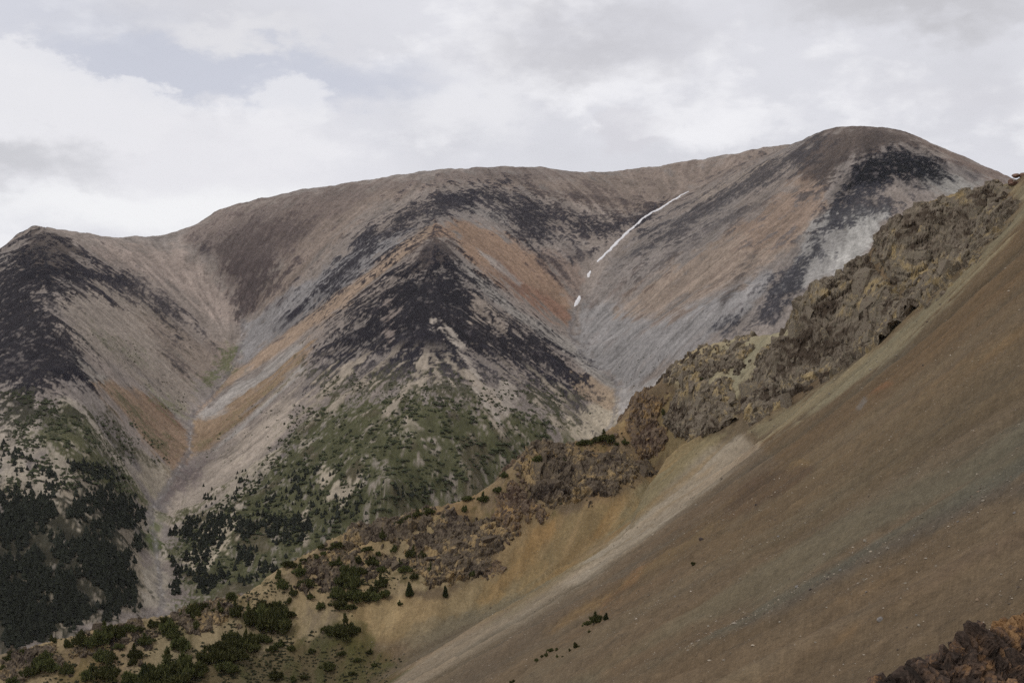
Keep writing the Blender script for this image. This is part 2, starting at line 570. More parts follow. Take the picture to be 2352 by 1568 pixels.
# small relief follows the same rills
FZ = FZ + (0.9 * S_mid + 1.6 * S_big) * 0.6 * sstep(1000, 1200, FY) * sstep(2700, 2300, FY) + N_x * 0.5 + N_mid * 0.9
FZ = FZ + (fbm(FX / 22, FY / 60, 4, 9, 0.6) - 0.5) * 2.2 * sstep(120, 10, SKYD)
FU, FV = UV(FX, FY, FZ)

F = Paint(FU, FV, ph(128, 118, 110))
F.lay(np.clip(0.5 + 0.3 * N_big + 0.15 * S_big, 0, 1), ph(132, 117, 104), 0.6)
E1 = 0.6 * S_mid + 0.5 * N_mid + 0.4 * N_x                     # edge noise: stringy
E2 = 0.5 * S_fine + 0.4 * S_mid + 0.4 * N_x + 0.6 * N_fine + 0.4 * N_mid    # edge noise: blotchy

TAN, ORANGE, RED = ph(138, 118, 98), ph(136, 110, 87), ph(126, 92, 72)
PINK, GREY, PALE = ph(138, 122, 110), ph(127, 123, 121), ph(148, 141, 133)
BROWN, BUFF = ph(106, 92, 84), ph(160, 146, 124)
DARK, BLACK = ph(40, 37, 43), ph(26, 24, 31)
GREEN, DGREEN, LGREEN = ph(70, 71, 37), ph(36, 37, 24), ph(82, 88, 46)

BROAD = [  # polygon, colour, feather, roughness, strength
    ([(190, 560), (310, 562), (420, 575), (480, 610), (530, 690), (552, 735), (520, 740), (440, 690), (330, 630), (240, 605)], PINK, 14, 12, .9),
    ([(640, 480), (760, 435), (1080, 390), (1330, 402), (1560, 380), (1810, 334), (1760, 375), (1640, 420), (1560, 450), (1480, 500), (1380, 480), (1200, 435), (1080, 425), (960, 440), (850, 490), (760, 560), (680, 650), (600, 720), (570, 725), (640, 600), (600, 540)], ph(124, 108, 95), 16, 14, .9),
    ([(420, 540), (500, 490), (640, 455), (780, 430), (860, 430), (780, 500), (690, 560), (640, 630), (570, 715), (510, 650), (480, 600)], BROWN, 14, 14, .75),
    ([(1075, 388), (1250, 386), (1330, 400), (1300, 415), (1150, 415), (960, 425), (800, 455), (700, 460), (760, 432)], ph(108, 95, 87), 8, 8, .7),
    ([(565, 745), (640, 690), (760, 600), (860, 540), (950, 525), (920, 560), (830, 640), (700, 735), (600, 810), (560, 860), (548, 800)], GREY, 9, 9, .9),
    ([(985, 515), (1012, 530), (962, 562), (882, 628), (800, 695), (700, 768), (600, 840), (548, 868), (470, 930), (450, 950), (540, 852), (700, 728), (830, 635), (925, 558)], ph(146, 122, 98), 5, 5, .95),
    ([(560, 868), (700, 775), (700, 800), (620, 870), (540, 940), (450, 1010), (443, 968)], PALE, 6, 6, .8),
    ([(995, 515), (1060, 500), (1120, 520), (1190, 560), (1250, 600), (1295, 650), (1318, 705), (1312, 750), (1285, 745), (1215, 690), (1140, 640), (1062, 590), (1050, 550), (1000, 545)], ph(138, 110, 86), 8, 8, .95),
    ([(1160, 625), (1230, 660), (1318, 715), (1305, 752), (1240, 716), (1190, 672)], RED, 10, 9, .85),
    ([(1225, 575), (1310, 560), (1350, 640), (1325, 700), (1290, 650)], ph(126, 106, 92), 9, 9, .8),
    ([(1066, 605), (1100, 640), (1200, 718), (1310, 780), (1400, 862), (1425, 900), (1400, 900), (1300, 812), (1180, 728), (1088, 655)], ph(143, 135, 125), 4, 3, .95),
    ([(1085, 560), (1130, 595), (1200, 650), (1195, 660), (1120, 600)], PALE, 3, 3, .7),
    ([(442, 968), (500, 955), (600, 880), (690, 800), (740, 760), (690, 830), (640, 885), (560, 960), (480, 1030), (436, 1055)], ph(134, 108, 78), 8, 8, .9),
    ([(690, 840), (700, 850), (590, 960), (480, 1050), (470, 1050), (580, 950)], PALE, 3, 3, .8),
    ([(700, 860), (660, 990), (600, 1070), (500, 1160), (400, 1215), (360, 1190), (430, 1090), (520, 1020), (600, 950)], ph(150, 136, 120), 8, 8, .9),
    ([(130, 690), (230, 650), (330, 690), (400, 750), (470, 800), (500, 830), (450, 890), (420, 950), (330, 880), (240, 830), (190, 800), (150, 760)], ph(136, 123, 109), 9, 12, .85),
    ([(330, 720), (420, 760), (520, 790), (540, 800), (480, 880), (420, 860), (360, 800)], ph(128, 112, 98), 10, 12, .7),
    ([(160, 800), (250, 870), (340, 950), (400, 985), (430, 980), (425, 1000), (330, 960), (240, 900), (170, 840)], ph(140, 132, 120), 8, 6, .8),
    ([(250, 870), (310, 890), (380, 935), (430, 985), (432, 1060), (395, 1085), (330, 1010), (270, 940), (220, 880)], ph(132, 106, 80), 8, 8, .9),
    ([(330, 905), (380, 935), (428, 985), (415, 985), (360, 940)], ph(112, 84, 66), 6, 5, .8),
    ([(140, 890), (190, 940), (250, 1000), (330, 1105), (350, 1150), (310, 1130), (250, 1060), (180, 990), (120, 940)], ph(150, 138, 120), 7, 7, .9),
    ([(300, 1030), (390, 1070), (400, 1100), (350, 1160), (320, 1110)], ph(140, 128, 108), 7, 7, .85),
    ([(335, 1180), (360, 1170), (372, 1260), (392, 1330), (384, 1395), (330, 1395), (300, 1310), (340, 1290)], ph(145, 134, 116), 7, 8, .9),
    ([(0, 900), (60, 905), (110, 960), (160, 1010), (90, 1075), (40, 1120), (0, 1120)], ph(146, 134, 117), 8, 14, .9),
    ([(0, 1120), (60, 1080), (150, 1000), (230, 1060), (330, 1150), (340, 1260), (320, 1400), (0, 1500)], ph(132, 119, 98), 8, 10, .9),
    ([(1310, 780), (1335, 700), (1400, 690), (1500, 735), (1650, 665), (1790, 600), (1760, 680), (1690, 740), (1600, 790), (1530, 850), (1460, 905), (1420, 890), (1345, 820)], ph(130, 126, 123), 14, 12, .9),
    ([(1345, 690), (1400, 590), (1480, 520), (1600, 470), (1720, 440), (1690, 500), (1560, 600), (1450, 690)], ph(124, 115, 108), 10, 10, .7),
    ([(1420, 720), (1500, 640), (1600, 580), (1690, 520), (1760, 460), (1850, 390), (1880, 430), (1900, 470), (1880, 520), (1800, 590), (1700, 650), (1600, 690), (1500, 730)], ph(138, 119, 101), 14, 16, .85),
    ([(1690, 520), (1760, 460), (1850, 390), (1880, 400), (1900, 460), (1820, 540), (1740, 590)], ph(130, 107, 88), 12, 14, .7),
    ([(1870, 500), (1960, 470), (2040, 480), (2040, 510), (1980, 590), (1880, 650), (1780, 680), (1820, 600)], ph(140, 136, 130), 8, 8, .9),
    ([(1960, 490), (2035, 495), (1975, 590), (1900, 600), (1930, 540)], ph(158, 154, 146), 8, 8, .8),
    ([(2105, 375), (2170, 395), (2250, 420), (2240, 450), (2180, 450), (2110, 420)], ph(136, 132, 124), 8, 7, .85),
    ([(1600, 450), (1700, 395), (1800, 345), (1835, 325), (1780, 375), (1690, 425), (1610, 470)], ph(142, 127, 112), 6, 5, .9),
    ([(1300, 960), (1350, 930), (1425, 895), (1418, 980), (1380, 1010), (1290, 1010)], ph(158, 144, 120), 6, 5, .95),
    ([(1310, 850), (1370, 870), (1412, 900), (1412, 945), (1370, 930), (1320, 900)], ph(144, 122, 96), 7, 6, .9),
    ([(1420, 900), (1530, 850), (1560, 830), (1500, 920), (1420, 980)], ph(146, 140, 134), 6, 5, .9),
    ([(1040, 452), (1095, 478), (1160, 490), (1180, 525), (1120, 508), (1060, 475)], ph(132, 124, 116), 5, 6, .8),
    ([(1185, 480), (1300, 545), (1340, 560), (1320, 600), (1240, 560)], ph(124, 114, 106), 8, 8, .7),
    ([(1830, 345), (1880, 302), (1960, 284), (2070, 292), (2180, 346), (2330, 412), (2250, 400), (2150, 352), (2060, 335), (1960, 360), (1900, 410), (1840, 420)], ph(84, 71, 63), 8, 9, .85),
    ([(2075, 295), (2180, 346), (2330, 412), (2290, 415), (2200, 380), (2130, 340)], ph(116, 98, 86), 6, 6, .7),
    ([(20, 590), (75, 525), (150, 545), (190, 590), (120, 660), (60, 640)], ph(76, 66, 60), 8, 9, .85),
]
for pts, cl, fe, ro, k in BROAD:
    F.lay(F.mask(pts, fe, E1, ro), cl, k)
# long rills of lighter and darker scree
F.c *= (1 + 0.055 * S_mid + 0.05 * S_big + 0.04 * N_mid)[..., None]

for i_, cl_, k_, lo_ in ((26, ph(92, 78, 69), .6, .45), (25, ph(100, 90, 84), .45, .6), (27, ph(86, 70, 60), .55, .4), (24, ph(92, 88, 88), .5, .75), (15, ph(102, 88, 76), .5, .6), (16, ph(92, 84, 66), .5, .5),
                         (7, ph(100, 78, 64), .5, .6), (1, ph(94, 80, 72), .55, .45), (12, ph(104, 84, 60), .5, .5), (18, ph(88, 74, 52), .55, .4), (4, ph(92, 88, 88), .45, .7), (28, ph(96, 94, 94), .5, .6)):
    F.lay(F.mask(BROAD[i_][0], 12, E1, 10) * sstep(lo_, lo_ + 0.9, 0.55 * S_mid + 0.45 * N_x + 0.35 * N_fine + 0.35 * N_mid), cl_, k_)
DARKS = [  # polygon, colour, edge roughness, bias, strength
    ([(-60, 640), (60, 540), (85, 560), (150, 600), (190, 600), (255, 640), (190, 645), (150, 665), (122, 690), (130, 740), (165, 790), (200, 840), (150, 890), (60, 905), (-60, 890)], BLACK, 26, 8, .95),
    ([(180, 580), (240, 615), (300, 625), (340, 660), (410, 695), (450, 740), (480, 775), (400, 745), (340, 695), (260, 672), (190, 640)], DARK, 14, -4, .9),
    ([(0, 885), (100, 880), (170, 850), (220, 900), (130, 930), (60, 990), (0, 980)], BLACK, 26, -12, .85),
    ([(355, 760), (400, 785), (445, 855), (420, 860), (375, 810)], DARK, 12, -6, .75),
    ([(430, 720), (505, 800), (500, 820), (445, 780)], DARK, 10, -6, .7),
    ([(500, 620), (530, 650), (552, 720), (580, 715), (625, 665), (665, 622), (640, 595), (560, 600)], ph(64, 55, 54), 18, -5, .9),
    ([(440, 560), (560, 490), (700, 470), (760, 510), (700, 560), (640, 630), (560, 690), (500, 620)], ph(76, 65, 62), 22, -20, .8),
    ([(465, 560), (492, 585), (488, 612), (470, 600)], DARK, 6, 0, .8),  # shade in the notch at the left gully head, painted into the colour
    ([(925, 472), (1010, 436), (1060, 432), (1100, 452), (1088, 482), (1040, 498), (1000, 508), (960, 530), (900, 568), (860, 605), (800, 650), (760, 690), (715, 720), (685, 715), (720, 660), (780, 590), (850, 520)], DARK, 22, -3, .95),
    ([(620, 760), (700, 690), (720, 700), (660, 750), (630, 775)], DARK, 9, -3, .8),
    ([(1040, 442), (1120, 424), (1200, 440), (1300, 475), (1400, 498), (1450, 498), (1475, 478), (1510, 478), (1480, 522), (1400, 545), (1330, 535), (1270, 545), (1240, 562), (1180, 540), (1158, 502), (1130, 480), (1080, 460)], DARK, 20, 1, .95),
    ([(1200, 430), (1330, 420), (1500, 440), (1480, 480), (1380, 490), (1280, 465)], ph(78, 67, 62), 18, -14, .75),
    ([(1225, 570), (1290, 600), (1325, 662), (1295, 645), (1230, 595)], DARK, 12, -8, .8),
    ([(1300, 560), (1352, 580), (1350, 612), (1318, 602)], DARK, 10, -2, .85),
    ([(1270, 630), (1330, 670), (1325, 690), (1285, 660)], DARK, 9, -5, .75),
    ([(1120, 610), (1170, 640), (1200, 665), (1190, 672), (1140, 640)], ph(92, 72, 62), 7, -2, .8),
    ([(955, 575), (985, 540), (1050, 540), (1066, 560), (1058, 600), (1010, 640), (940, 650), (900, 640)], ph(62, 53, 51), 15, -4, .9),
    ([(900, 630), (1060, 600), (1100, 655), (1160, 722), (1230, 762), (1290, 805), (1330, 860), (1300, 900), (1240, 862), (1180, 850), (1100, 830), (1020, 825), (960, 835), (900, 825), (830, 825), (760, 825), (730, 810), (780, 740), (830, 690)], BLACK, 22, 3, .96),
    ([(720, 820), (900, 800), (1060, 800), (1200, 840), (1330, 860), (1345, 950), (1280, 950), (1200, 920), (1100, 910), (900, 900), (700, 890)], DARK, 26, -5, .85),
    ([(1610, 455), (1700, 402), (1830, 332), (1880, 312), (1930, 330), (1880, 362), (1800, 402), (1700, 455), (1600, 515), (1500, 562), (1440, 595), (1400, 620), (1500, 530)], ph(58, 55, 57), 15, -1, .9),
    ([(1690, 480), (1780, 440), (1760, 480), (1650, 530), (1540, 590), (1440, 650), (1560, 560)], ph(70, 65, 64), 12, -3, .8),
    ([(1900, 340), (2000, 300), (2080, 310), (2060, 340), (1960, 370), (1900, 420), (1850, 430)], ph(62, 54, 50), 20, -10, .8),
    ([(1935, 400), (2000, 362), (2040, 342), (2090, 338), (2145, 350), (2165, 382), (2185, 412), (2120, 422), (2060, 412), (2020, 425), (1965, 442), (1925, 485), (1915, 470), (1928, 432)], ph(20, 19, 27), 9, 5, 1.0),
    ([(1890, 500), (1960, 425), (2040, 440), (2090, 455), (2080, 480), (2040, 500), (1980, 500), (1930, 525)], ph(48, 47, 52), 16, -2, .9),
    ([(1740, 720), (1765, 645), (1805, 605), (1870, 555), (1940, 520), (1900, 565), (1850, 640), (1835, 690), (1795, 722), (1720, 752), (1660, 765), (1640, 750)], ph(44, 43, 49), 15, 1, .93),
    ([(1690, 640), (1745, 560), (1735, 600), (1700, 650), (1650, 720), (1660, 680)], ph(60, 55, 53), 7, -1, .85),
    ([(2195, 372), (2250, 402), (2240, 416), (2190, 384)], DARK, 6, -1, .85),
    ([(420, 1075), (480, 1045), (500, 1050), (460, 1100), (380, 1150), (370, 1150)], ph(92, 80, 78), 8, 0, .85),
]
SPK = np.clip(1.0 - 0.38 * sstep(0.7, 2.2, 0.45 * S_fine + 0.8 * N_fine + 0.3 * N_x), 0, 1)
for pts, cl, ro, bi, k in DARKS:
    F.lay(F.mask(pts, 14, E2, ro * 1.15, bi) * SPK, cl, k)

GREENS = [
    ([(640, 1020), (700, 950), (770, 905), (860, 895), (1000, 905), (1100, 925), (1200, 930), (1280, 960), (1310, 1010), (1250, 1080), (1180, 1140), (1000, 1230), (820, 1290), (640, 1370), (440, 1400), (395, 1370), (395, 1215), (520, 1120), (600, 1070)], GREEN, 22, -3, .93),
    ([(700, 850), (860, 840), (1060, 850), (1240, 880), (1330, 910), (1290, 970), (1100, 940), (740, 920)], ph(70, 68, 44), 26, -18, .8),
    ([(100, 930), (160, 920), (240, 1030), (340, 1150), (300, 1150), (200, 1100), (130, 1060), (60, 1010)], GREEN, 18, -2, .9),
    ([(205, 930), (255, 950), (310, 1030), (370, 1070), (330, 1060), (250, 1040)], ph(64, 61, 40), 14, -2, .85),
    ([(0, 900), (120, 900), (200, 950), (140, 980), (60, 1000), (0, 1000)], ph(56, 54, 38), 26, -16, .85),
    ([(-100, 1150), (60, 1120), (160, 1130), (260, 1160), (335, 1250), (300, 1280), (310, 1400), (-100, 1560)], DGREEN, 34, 0, .9),
    ([(250, 880), (330, 940), (400, 1010), (390, 1040), (300, 960)], ph(84, 82, 52), 16, -12, .7),
    ([(460, 870), (530, 790), (548, 800), (540, 840), (490, 885), (450, 900)], LGREEN, 15, -5, .75),
    ([(330, 900), (420, 930), (432, 965), (380, 945)], ph(96, 98, 62), 13, -5, .7),
    ([(340, 1195), (368, 1200), (366, 1245), (350, 1270)], LGREEN, 8, -1, .85),
    ([(600, 900), (700, 800), (690, 840), (560, 960), (470, 1030), (450, 1030)], ph(98, 92, 58), 16, -12, .6),
    ([(190, 720), (330, 800), (420, 900), (400, 930), (300, 860), (200, 780)], ph(92, 94, 66), 22, -30, .5),
]
SPK2 = np.clip(1.0 - 0.7 * sstep(0.5, 1.6, 0.5 * S_fine + 0.7 * N_fine + 0.4 * N_x), 0, 1)
for pts, cl, ro, bi, k in GREENS:
    F.lay(F.mask(pts, 7, E2, ro, bi) * SPK2, cl, k)
F.lay(sstep(0.9, 1.6, N_mid) * F.mask(GREENS[0][0], 20), ph(78, 69, 50), .7)

OPEN = [   # bare scree windows in the darker cover
    ([(1000, 738), (1040, 756), (1085, 830), (1110, 880), (1150, 880), (1195, 885), (1180, 930), (1145, 972), (1118, 930), (1085, 880), (1050, 800)], ph(146, 134, 120), 8, 0, .95),
    ([(1080, 680), (1110, 690), (1125, 735), (1090, 730)], ph(134, 120, 106), 9, -1, .85),
    ([(1135, 720), (1160, 735), (1165, 775), (1140, 760)], ph(134, 120, 106), 9, -1, .85),
    ([(885, 690), (920, 700), (905, 740), (890, 735)], ph(122, 108, 98), 9, -1, .8),
    ([(885, 755), (905, 760), (895, 790)], ph(122, 108, 98), 8, -1, .8),
    ([(740, 1085), (800, 1095), (815, 1130), (790, 1170), (750, 1150)], ph(156, 142, 120), 13, 0, .9),
    ([(690, 1180), (715, 1170), (705, 1250), (690, 1230)], ph(146, 132, 112), 9, -1, .85),
    ([(430, 1290), (480, 1210), (530, 1185), (545, 1210), (520, 1250), (460, 1310)], ph(156, 142, 118), 11, 0, .9),
    ([(500, 1140), (600, 1080), (650, 1020), (640, 1070), (560, 1140), (500, 1190)], ph(142, 130, 112), 14, -2, .85),
    ([(680, 1000), (720, 960), (700, 1020), (690, 1040)], ph(146, 134, 116), 9, -3, .8),
    ([(180, 1150), (200, 1120), (190, 1200), (178, 1220)], ph(140, 128, 108), 6, 0, .8),
    ([(185, 1290), (205, 1275), (192, 1340), (180, 1330)], ph(134, 122, 102), 6, 0, .75),
    ([(30, 1050), (110, 1030), (190, 1080), (120, 1150), (60, 1160)], ph(140, 128, 110), 22, -8, .85),
]
for pts, cl, ro, bi, k in OPEN:
    F.lay(F.mask(pts, 4, 0.7 * S_fine + 0.6 * N_x, ro, bi), cl, k)
# vertical scree tongues combing down through the vegetation of the spur
comb = F.mask([(690, 880), (770, 810), (900, 800), (1100, 810), (1310, 880), (1300, 990), (1150, 1000), (900, 970), (690, 960)], 30)
F.lay(comb * sstep(0.55, 1.25, 0.8 * S_mid + 0.35 * N_x + 0.3 * N_fine), ph(144, 130, 112), .85)
# streams: stony beds along the gully floors
gl = line_dist(FX, FY, GULLY_L[4:]); gr = line_dist(FX, FY, GULLY_R[6:13])
bed = sstep(4.0, 1.5, np.minimum(gl, gr) + 1.5 * N_fine)
F.lay(bed, ph(104, 98, 96), .6)
F.lay(bed * sstep(0.5, 1.3, N_fine), ph(152, 147, 142), .7)
WN = rng.normal(size=FX.shape)
F.c *= np.clip(1 + 0.07 * N_fine + 0.05 * N_x + 0.05 * S_fine + 0.075 * S_hair + 0.075 * WN, 0.5, 1.6)[..., None]
F.c = np.clip(F.c, 0.01, 0.8)


def ground_mat(name, s1, s2, amt, bump, bscale):
    m = bpy.data.materials.new(name); m.use_nodes = True
    nt = m.node_tree; N = nt.nodes.new; L = nt.links.new
    b = nt.nodes['Principled BSDF']
    b.inputs['Roughness'].default_value = 0.95
    b.inputs['Specular IOR Level'].default_value = 0.08
    a = N('ShaderNodeVertexColor'); a.layer_name = 'tint'
    tc = N('ShaderNodeTexCoord')
    n1 = N('ShaderNodeTexNoise'); n1.inputs['Scale'].default_value = s1; n1.inputs['Detail'].default_value = 5; n1.inputs['Roughness'].default_value = 0.7
    n2 = N('ShaderNodeTexNoise'); n2.inputs['Scale'].default_value = s2; n2.inputs['Detail'].default_value = 3; n2.inputs['Roughness'].default_value = 0.8
    L(tc.outputs['Object'], n1.inputs['Vector']); L(tc.outputs['Object'], n2.inputs['Vector'])
    ad = N('ShaderNodeMath'); ad.operation = 'ADD'; L(n1.outputs[0], ad.inputs[0]); L(n2.outputs[0], ad.inputs[1])
    mr = N('ShaderNodeMapRange'); mr.inputs[1].default_value = 0.6; mr.inputs[2].default_value = 1.4
    mr.inputs[3].default_value = 1 - amt; mr.inputs[4].default_value = 1 + amt
    L(ad.outputs[0], mr.inputs[0])
    mx = N('ShaderNodeMix'); mx.data_type = 'RGBA'; mx.blend_type = 'MULTIPLY'; mx.inputs[0].default_value = 1.0
    L(a.outputs[0], mx.inputs[6]); L(mr.outputs[0], mx.inputs[7])
    L(mx.outputs[2], b.inputs['Base Color'])
    nb = N('ShaderNodeTexNoise'); nb.inputs['Scale'].default_value = bscale; nb.inputs['Detail'].default_value = 6; nb.inputs['Roughness'].default_value = 0.7
    L(tc.outputs['Object'], nb.inputs['Vector'])
    bp = N('ShaderNodeBump'); bp.inputs['Strength'].default_value = 1.0; bp.inputs['Distance'].default_value = bump
    L(nb.outputs[0], bp.inputs['Height']); L(bp.outputs[0], b.inputs['Normal'])
    return m


far = grid_mesh('mountain', FX, FY, FZ, F.c)
far.data.materials.append(ground_mat('mountain_scree', 0.2, 0.7, 0.34, 1.4, 0.2))
far['kind'] = 'structure'; far['label'] = 'broad scree mountain with three gullied spurs'


# ------------------------------------------------------------------ near hillside colours
TONE[:] = [1.08, 1.0]
zx, zy, fxn, fyn = flow_fan(NA, ND, NZ, 4)
POSN = advect(NX, NY, NA, ND, fxn, fyn, 2.2, 14)
T_big = lic(POSN, 9, 2, 2)
T_mid = lic(POSN[:9] + POSN[15:23], 4, 2, 5)
T_fine = lic(POSN[:4] + POSN[15:18], 1.6, 2, 9)
M_big = nz(fbm(NX / 40, NY / 40, 4, 3)); M_mid = nz(fbm(NX / 10, NY / 10, 4, 7)); M_fine = nz(fbm(NX / 2.2, NY / 2.2, 3, 10, 0.7))
_fan = Paint(NU, NV, np.zeros(3)).mask([(800, 1500), (800, 1390), (960, 1330), (1160, 1200), (1260, 1010), (1500, 900), (1690, 980), (1480, 1230), (1320, 1330), (1000, 1460)], 25)
NZ = NZ + 0.28 * T_mid + (0.25 + 0.75 * _fan) * T_big + 0.14 * M_fine * sstep(60, 200, NY)
NU, NV = UV(NX, NY, NZ)
G = Paint(NU, NV, ph(110, 95, 75))
H1 = 0.7 * T_big + 0.4 * M_mid
H2 = 0.5 * T_mid + 0.5 * M_mid + 0.4 * M_fine
NEARB = [
    # upper brown slope, then bands of scree running down it
    ([(2500, 380), (2345, 500), (2060, 800), (1860, 930), (1760, 1010), (1500, 1260), (1240, 1440), (1400, 1400), (1700, 1180), (2000, 950), (2400, 640), (2700, 500)], ph(104, 87, 66), 18, 14, .95),
    ([(2600, 600), (2352, 760), (2100, 930), (1900, 1040), (1700, 1180), (1560, 1300), (1800, 1260), (2000, 1120), (2352, 900), (2700, 700)], ph(108, 92, 70), 22, 20, .85),
    ([(2600, 880), (2352, 960), (2160, 1070), (1980, 1170), (1800, 1290), (1600, 1420), (1400, 1568), (1160, 1620), (1350, 1560), (1500, 1540), (1750, 1390), (2000, 1240), (2352, 1080), (2700, 960)], ph(106, 98, 80), 22, 22, .9),
    ([(2360, 1080), (2150, 1180), (1950, 1280), (1760, 1400), (1600, 1480), (1760, 1430), (1980, 1310), (2200, 1200), (2400, 1120)], ph(88, 83, 75), 10, 16, .6),
    ([(2600, 1090), (2352, 1150), (2100, 1290), (1900, 1400), (1700, 1500), (1560, 1600), (1900, 1600), (2100, 1470), (2352, 1300), (2600, 1200)], ph(114, 98, 77), 16, 18, .95),
    ([(2140, 1290), (2060, 1320), (1960, 1380), (1880, 1400), (1960, 1360), (2060, 1300)], ph(122, 101, 74), 10, 12, .65),
    ([(1980, 1420), (1860, 1470), (1800, 1500), (1850, 1500), (1960, 1470)], ph(120, 99, 73), 10, 12, .65),
    ([(2600, 1240), (2352, 1330), (2200, 1420), (2000, 1540), (1900, 1620), (2400, 1640)], ph(113, 98, 77), 14, 14, .9),
    ([(2420, 1010), (2200, 1130), (2060, 1200), (1900, 1300), (1700, 1420), (1560, 1500), (1700, 1440), (1950, 1300), (2150, 1190), (2420, 1050)], ph(97, 94, 81), 12, 16, .7),
    ([(2420, 1190), (2250, 1260), (2080, 1350), (1900, 1440), (1760, 1520), (1840, 1500), (2050, 1390), (2250, 1290), (2420, 1230)], ph(103, 88, 72), 10, 14, .6),
    ([(2420, 700), (2250, 800), (2120, 890), (2000, 970), (2080, 930), (2250, 830), (2420, 740)], ph(118, 98, 72), 10, 12, .6),
    ([(2420, 830), (2250, 930), (2050, 1050), (1850, 1180), (1700, 1290), (1850, 1210), (2080, 1070), (2420, 870)], ph(98, 84, 64), 10, 14, .6),
    ([(2420, 1330), (2250, 1400), (2100, 1480), (1980, 1560), (2080, 1540), (2250, 1450), (2420, 1380)], ph(120, 101, 76), 9, 12, .5),
    # strip of paler scree under the crag
    ([(2352, 425), (2300, 420), (2352, 470), (2310, 520), (2240, 600), (2130, 700), (2040, 780), (1900, 880), (1720, 985), (1740, 1010), (1900, 920), (2060, 810), (2200, 670), (2345, 510), (2400, 450)], ph(130, 119, 94), 9, 6, .9),
    # ochre fans under the lower rib
    ([(1100, 1320), (1160, 1230), (1220, 1160), (1300, 1180), (1400, 1150), (1500, 1080), (1590, 1005), (1690, 990), (1620, 1090), (1480, 1230), (1320, 1330), (1150, 1400), (960, 1450), (840, 1480), (800, 1450), (800, 1395), (870, 1370), (1000, 1370)], ph(142, 122, 90), 12, 9, .92),
    ([(1240, 1190), (1290, 1180), (1260, 1250), (1190, 1330), (1130, 1380), (1100, 1380), (1180, 1280)], ph(142, 114, 76), 9, 10, .7),
    ([(1380, 1160), (1440, 1130), (1380, 1230), (1290, 1320), (1250, 1330), (1330, 1230)], ph(122, 104, 74), 8, 9, .6),
    ([(1300, 1190), (1340, 1170), (1270, 1290), (1210, 1350), (1190, 1350)], ph(118, 104, 76), 7, 8, .55),
    ([(800, 1385), (870, 1368), (940, 1380), (920, 1420), (850, 1470), (800, 1460)], ph(152, 132, 98), 8, 7, .85),
    ([(1580, 1010), (1680, 985), (1560, 1110), (1420, 1230), (1380, 1230), (1480, 1110)], ph(128, 116, 88), 9, 9, .7),
    # pale talus cone and its tail
    ([(1300, 1325), (1150, 1412), (1000, 1490), (880, 1560), (830, 1620), (900, 1620), (1020, 1535), (1190, 1430), (1380, 1310)], ph(140, 127, 108), 20, 7, .75),
    ([(1690, 984), (1650, 1012), (1560, 1090), (1480, 1170), (1400, 1245), (1270, 1345), (1330, 1345), (1530, 1205), (1650, 1112), (1745, 1035), (1718, 1000)], ph(152, 138, 118), 13, 7, .95),
    ([(1735, 1035), (1640, 1120), (1520, 1220), (1380, 1325), (1200, 1440), (1040, 1550), (960, 1620), (1050, 1620), (1160, 1530), (1320, 1410), (1500, 1280), (1680, 1140), (1790, 1060)], ph(103, 89, 72), 9, 7, .8),
    ([(1830, 1060), (1700, 1160), (1500, 1290), (1300, 1410), (1240, 1450), (1260, 1450), (1400, 1370), (1600, 1240), (1760, 1140), (1860, 1060)], ph(124, 102, 70), 7, 6, .7),
    ([(1700, 1130), (1760, 1090), (1840, 1075), (1860, 1090), (1800, 1130), (1720, 1165), (1640, 1200)], ph(86, 70, 55), 8, 12, .75),
    ([(1620, 1215), (1660, 1195), (1600, 1250), (1480, 1330), (1440, 1350), (1530, 1270)], ph(96, 82, 62), 8, 8, .6),
    ([(1400, 1370), (1480, 1290), (1460, 1330), (1380, 1400)], ph(128, 98, 68), 7, 6, .6),
    ([(1140, 1385), (1260, 1340), (1180, 1400), (1000, 1460), (880, 1490), (960, 1440)], ph(118, 106, 84), 8, 8, .7),
    ([(2035, 875), (2050, 880), (2010, 900), (1990, 905)], ph(118, 88, 64), 4, 3, .6),
    ([(1985, 910), (1990, 915), (1975, 940), (1970, 935)], ph(116, 114, 110), 3, 3, .5),
    # buff soil of the rib
    ([(1530, 850), (1600, 795), (1700, 760), (1830, 705), (1830, 760), (1760, 810), (1700, 880), (1690, 960), (1660, 960), (1640, 900), (1560, 900)], ph(156, 143, 114), 7, 6, .95),
    ([(1420, 990), (1520, 900), (1560, 900), (1680, 960), (1600, 1010), (1500, 1080), (1440, 1050)], ph(134, 116, 84), 8, 8, .9),
    ([(1300, 1000), (1400, 985), (1440, 1010), (1500, 1080), (1400, 1150), (1290, 1120), (1220, 1060)], ph(132, 110, 80), 8, 8, .9),
    ([(1200, 1040), (1260, 1100), (1290, 1180), (1160, 1240), (1060, 1200), (960, 1180), (1060, 1140), (1150, 1090)], ph(134, 115, 86), 8, 9, .9),
    ([(-50, 1500), (110, 1465), (400, 1392), (560, 1352), (650, 1292), (770, 1212), (960, 1164), (1060, 1200), (1130, 1260), (1080, 1330), (960, 1360), (870, 1370), (800, 1390), (780, 1470), (700, 1500), (500, 1620), (-50, 1700)], ph(150, 133, 102), 9, 8, .95),
    # dry grass at the foot
    ([(420, 1560), (560, 1500), (700, 1470), (800, 1470), (860, 1500), (930, 1520), (880, 1580), (700, 1640), (380, 1640)], ph(96, 84, 60), 12, 14, .9),
    ([(770, 1430), (830, 1440), (860, 1480), (760, 1490), (730, 1480)], ph(84, 80, 48), 9, 10, .85),
    ([(150, 1510), (230, 1500), (200, 1568), (120, 1590)], ph(104, 92, 62), 10, 10, .7),
]
for pts, cl, fe, ro, k in NEARB:
    G.lay(G.mask(pts, fe, H1 if fe > 9 else H2, ro), cl, k)
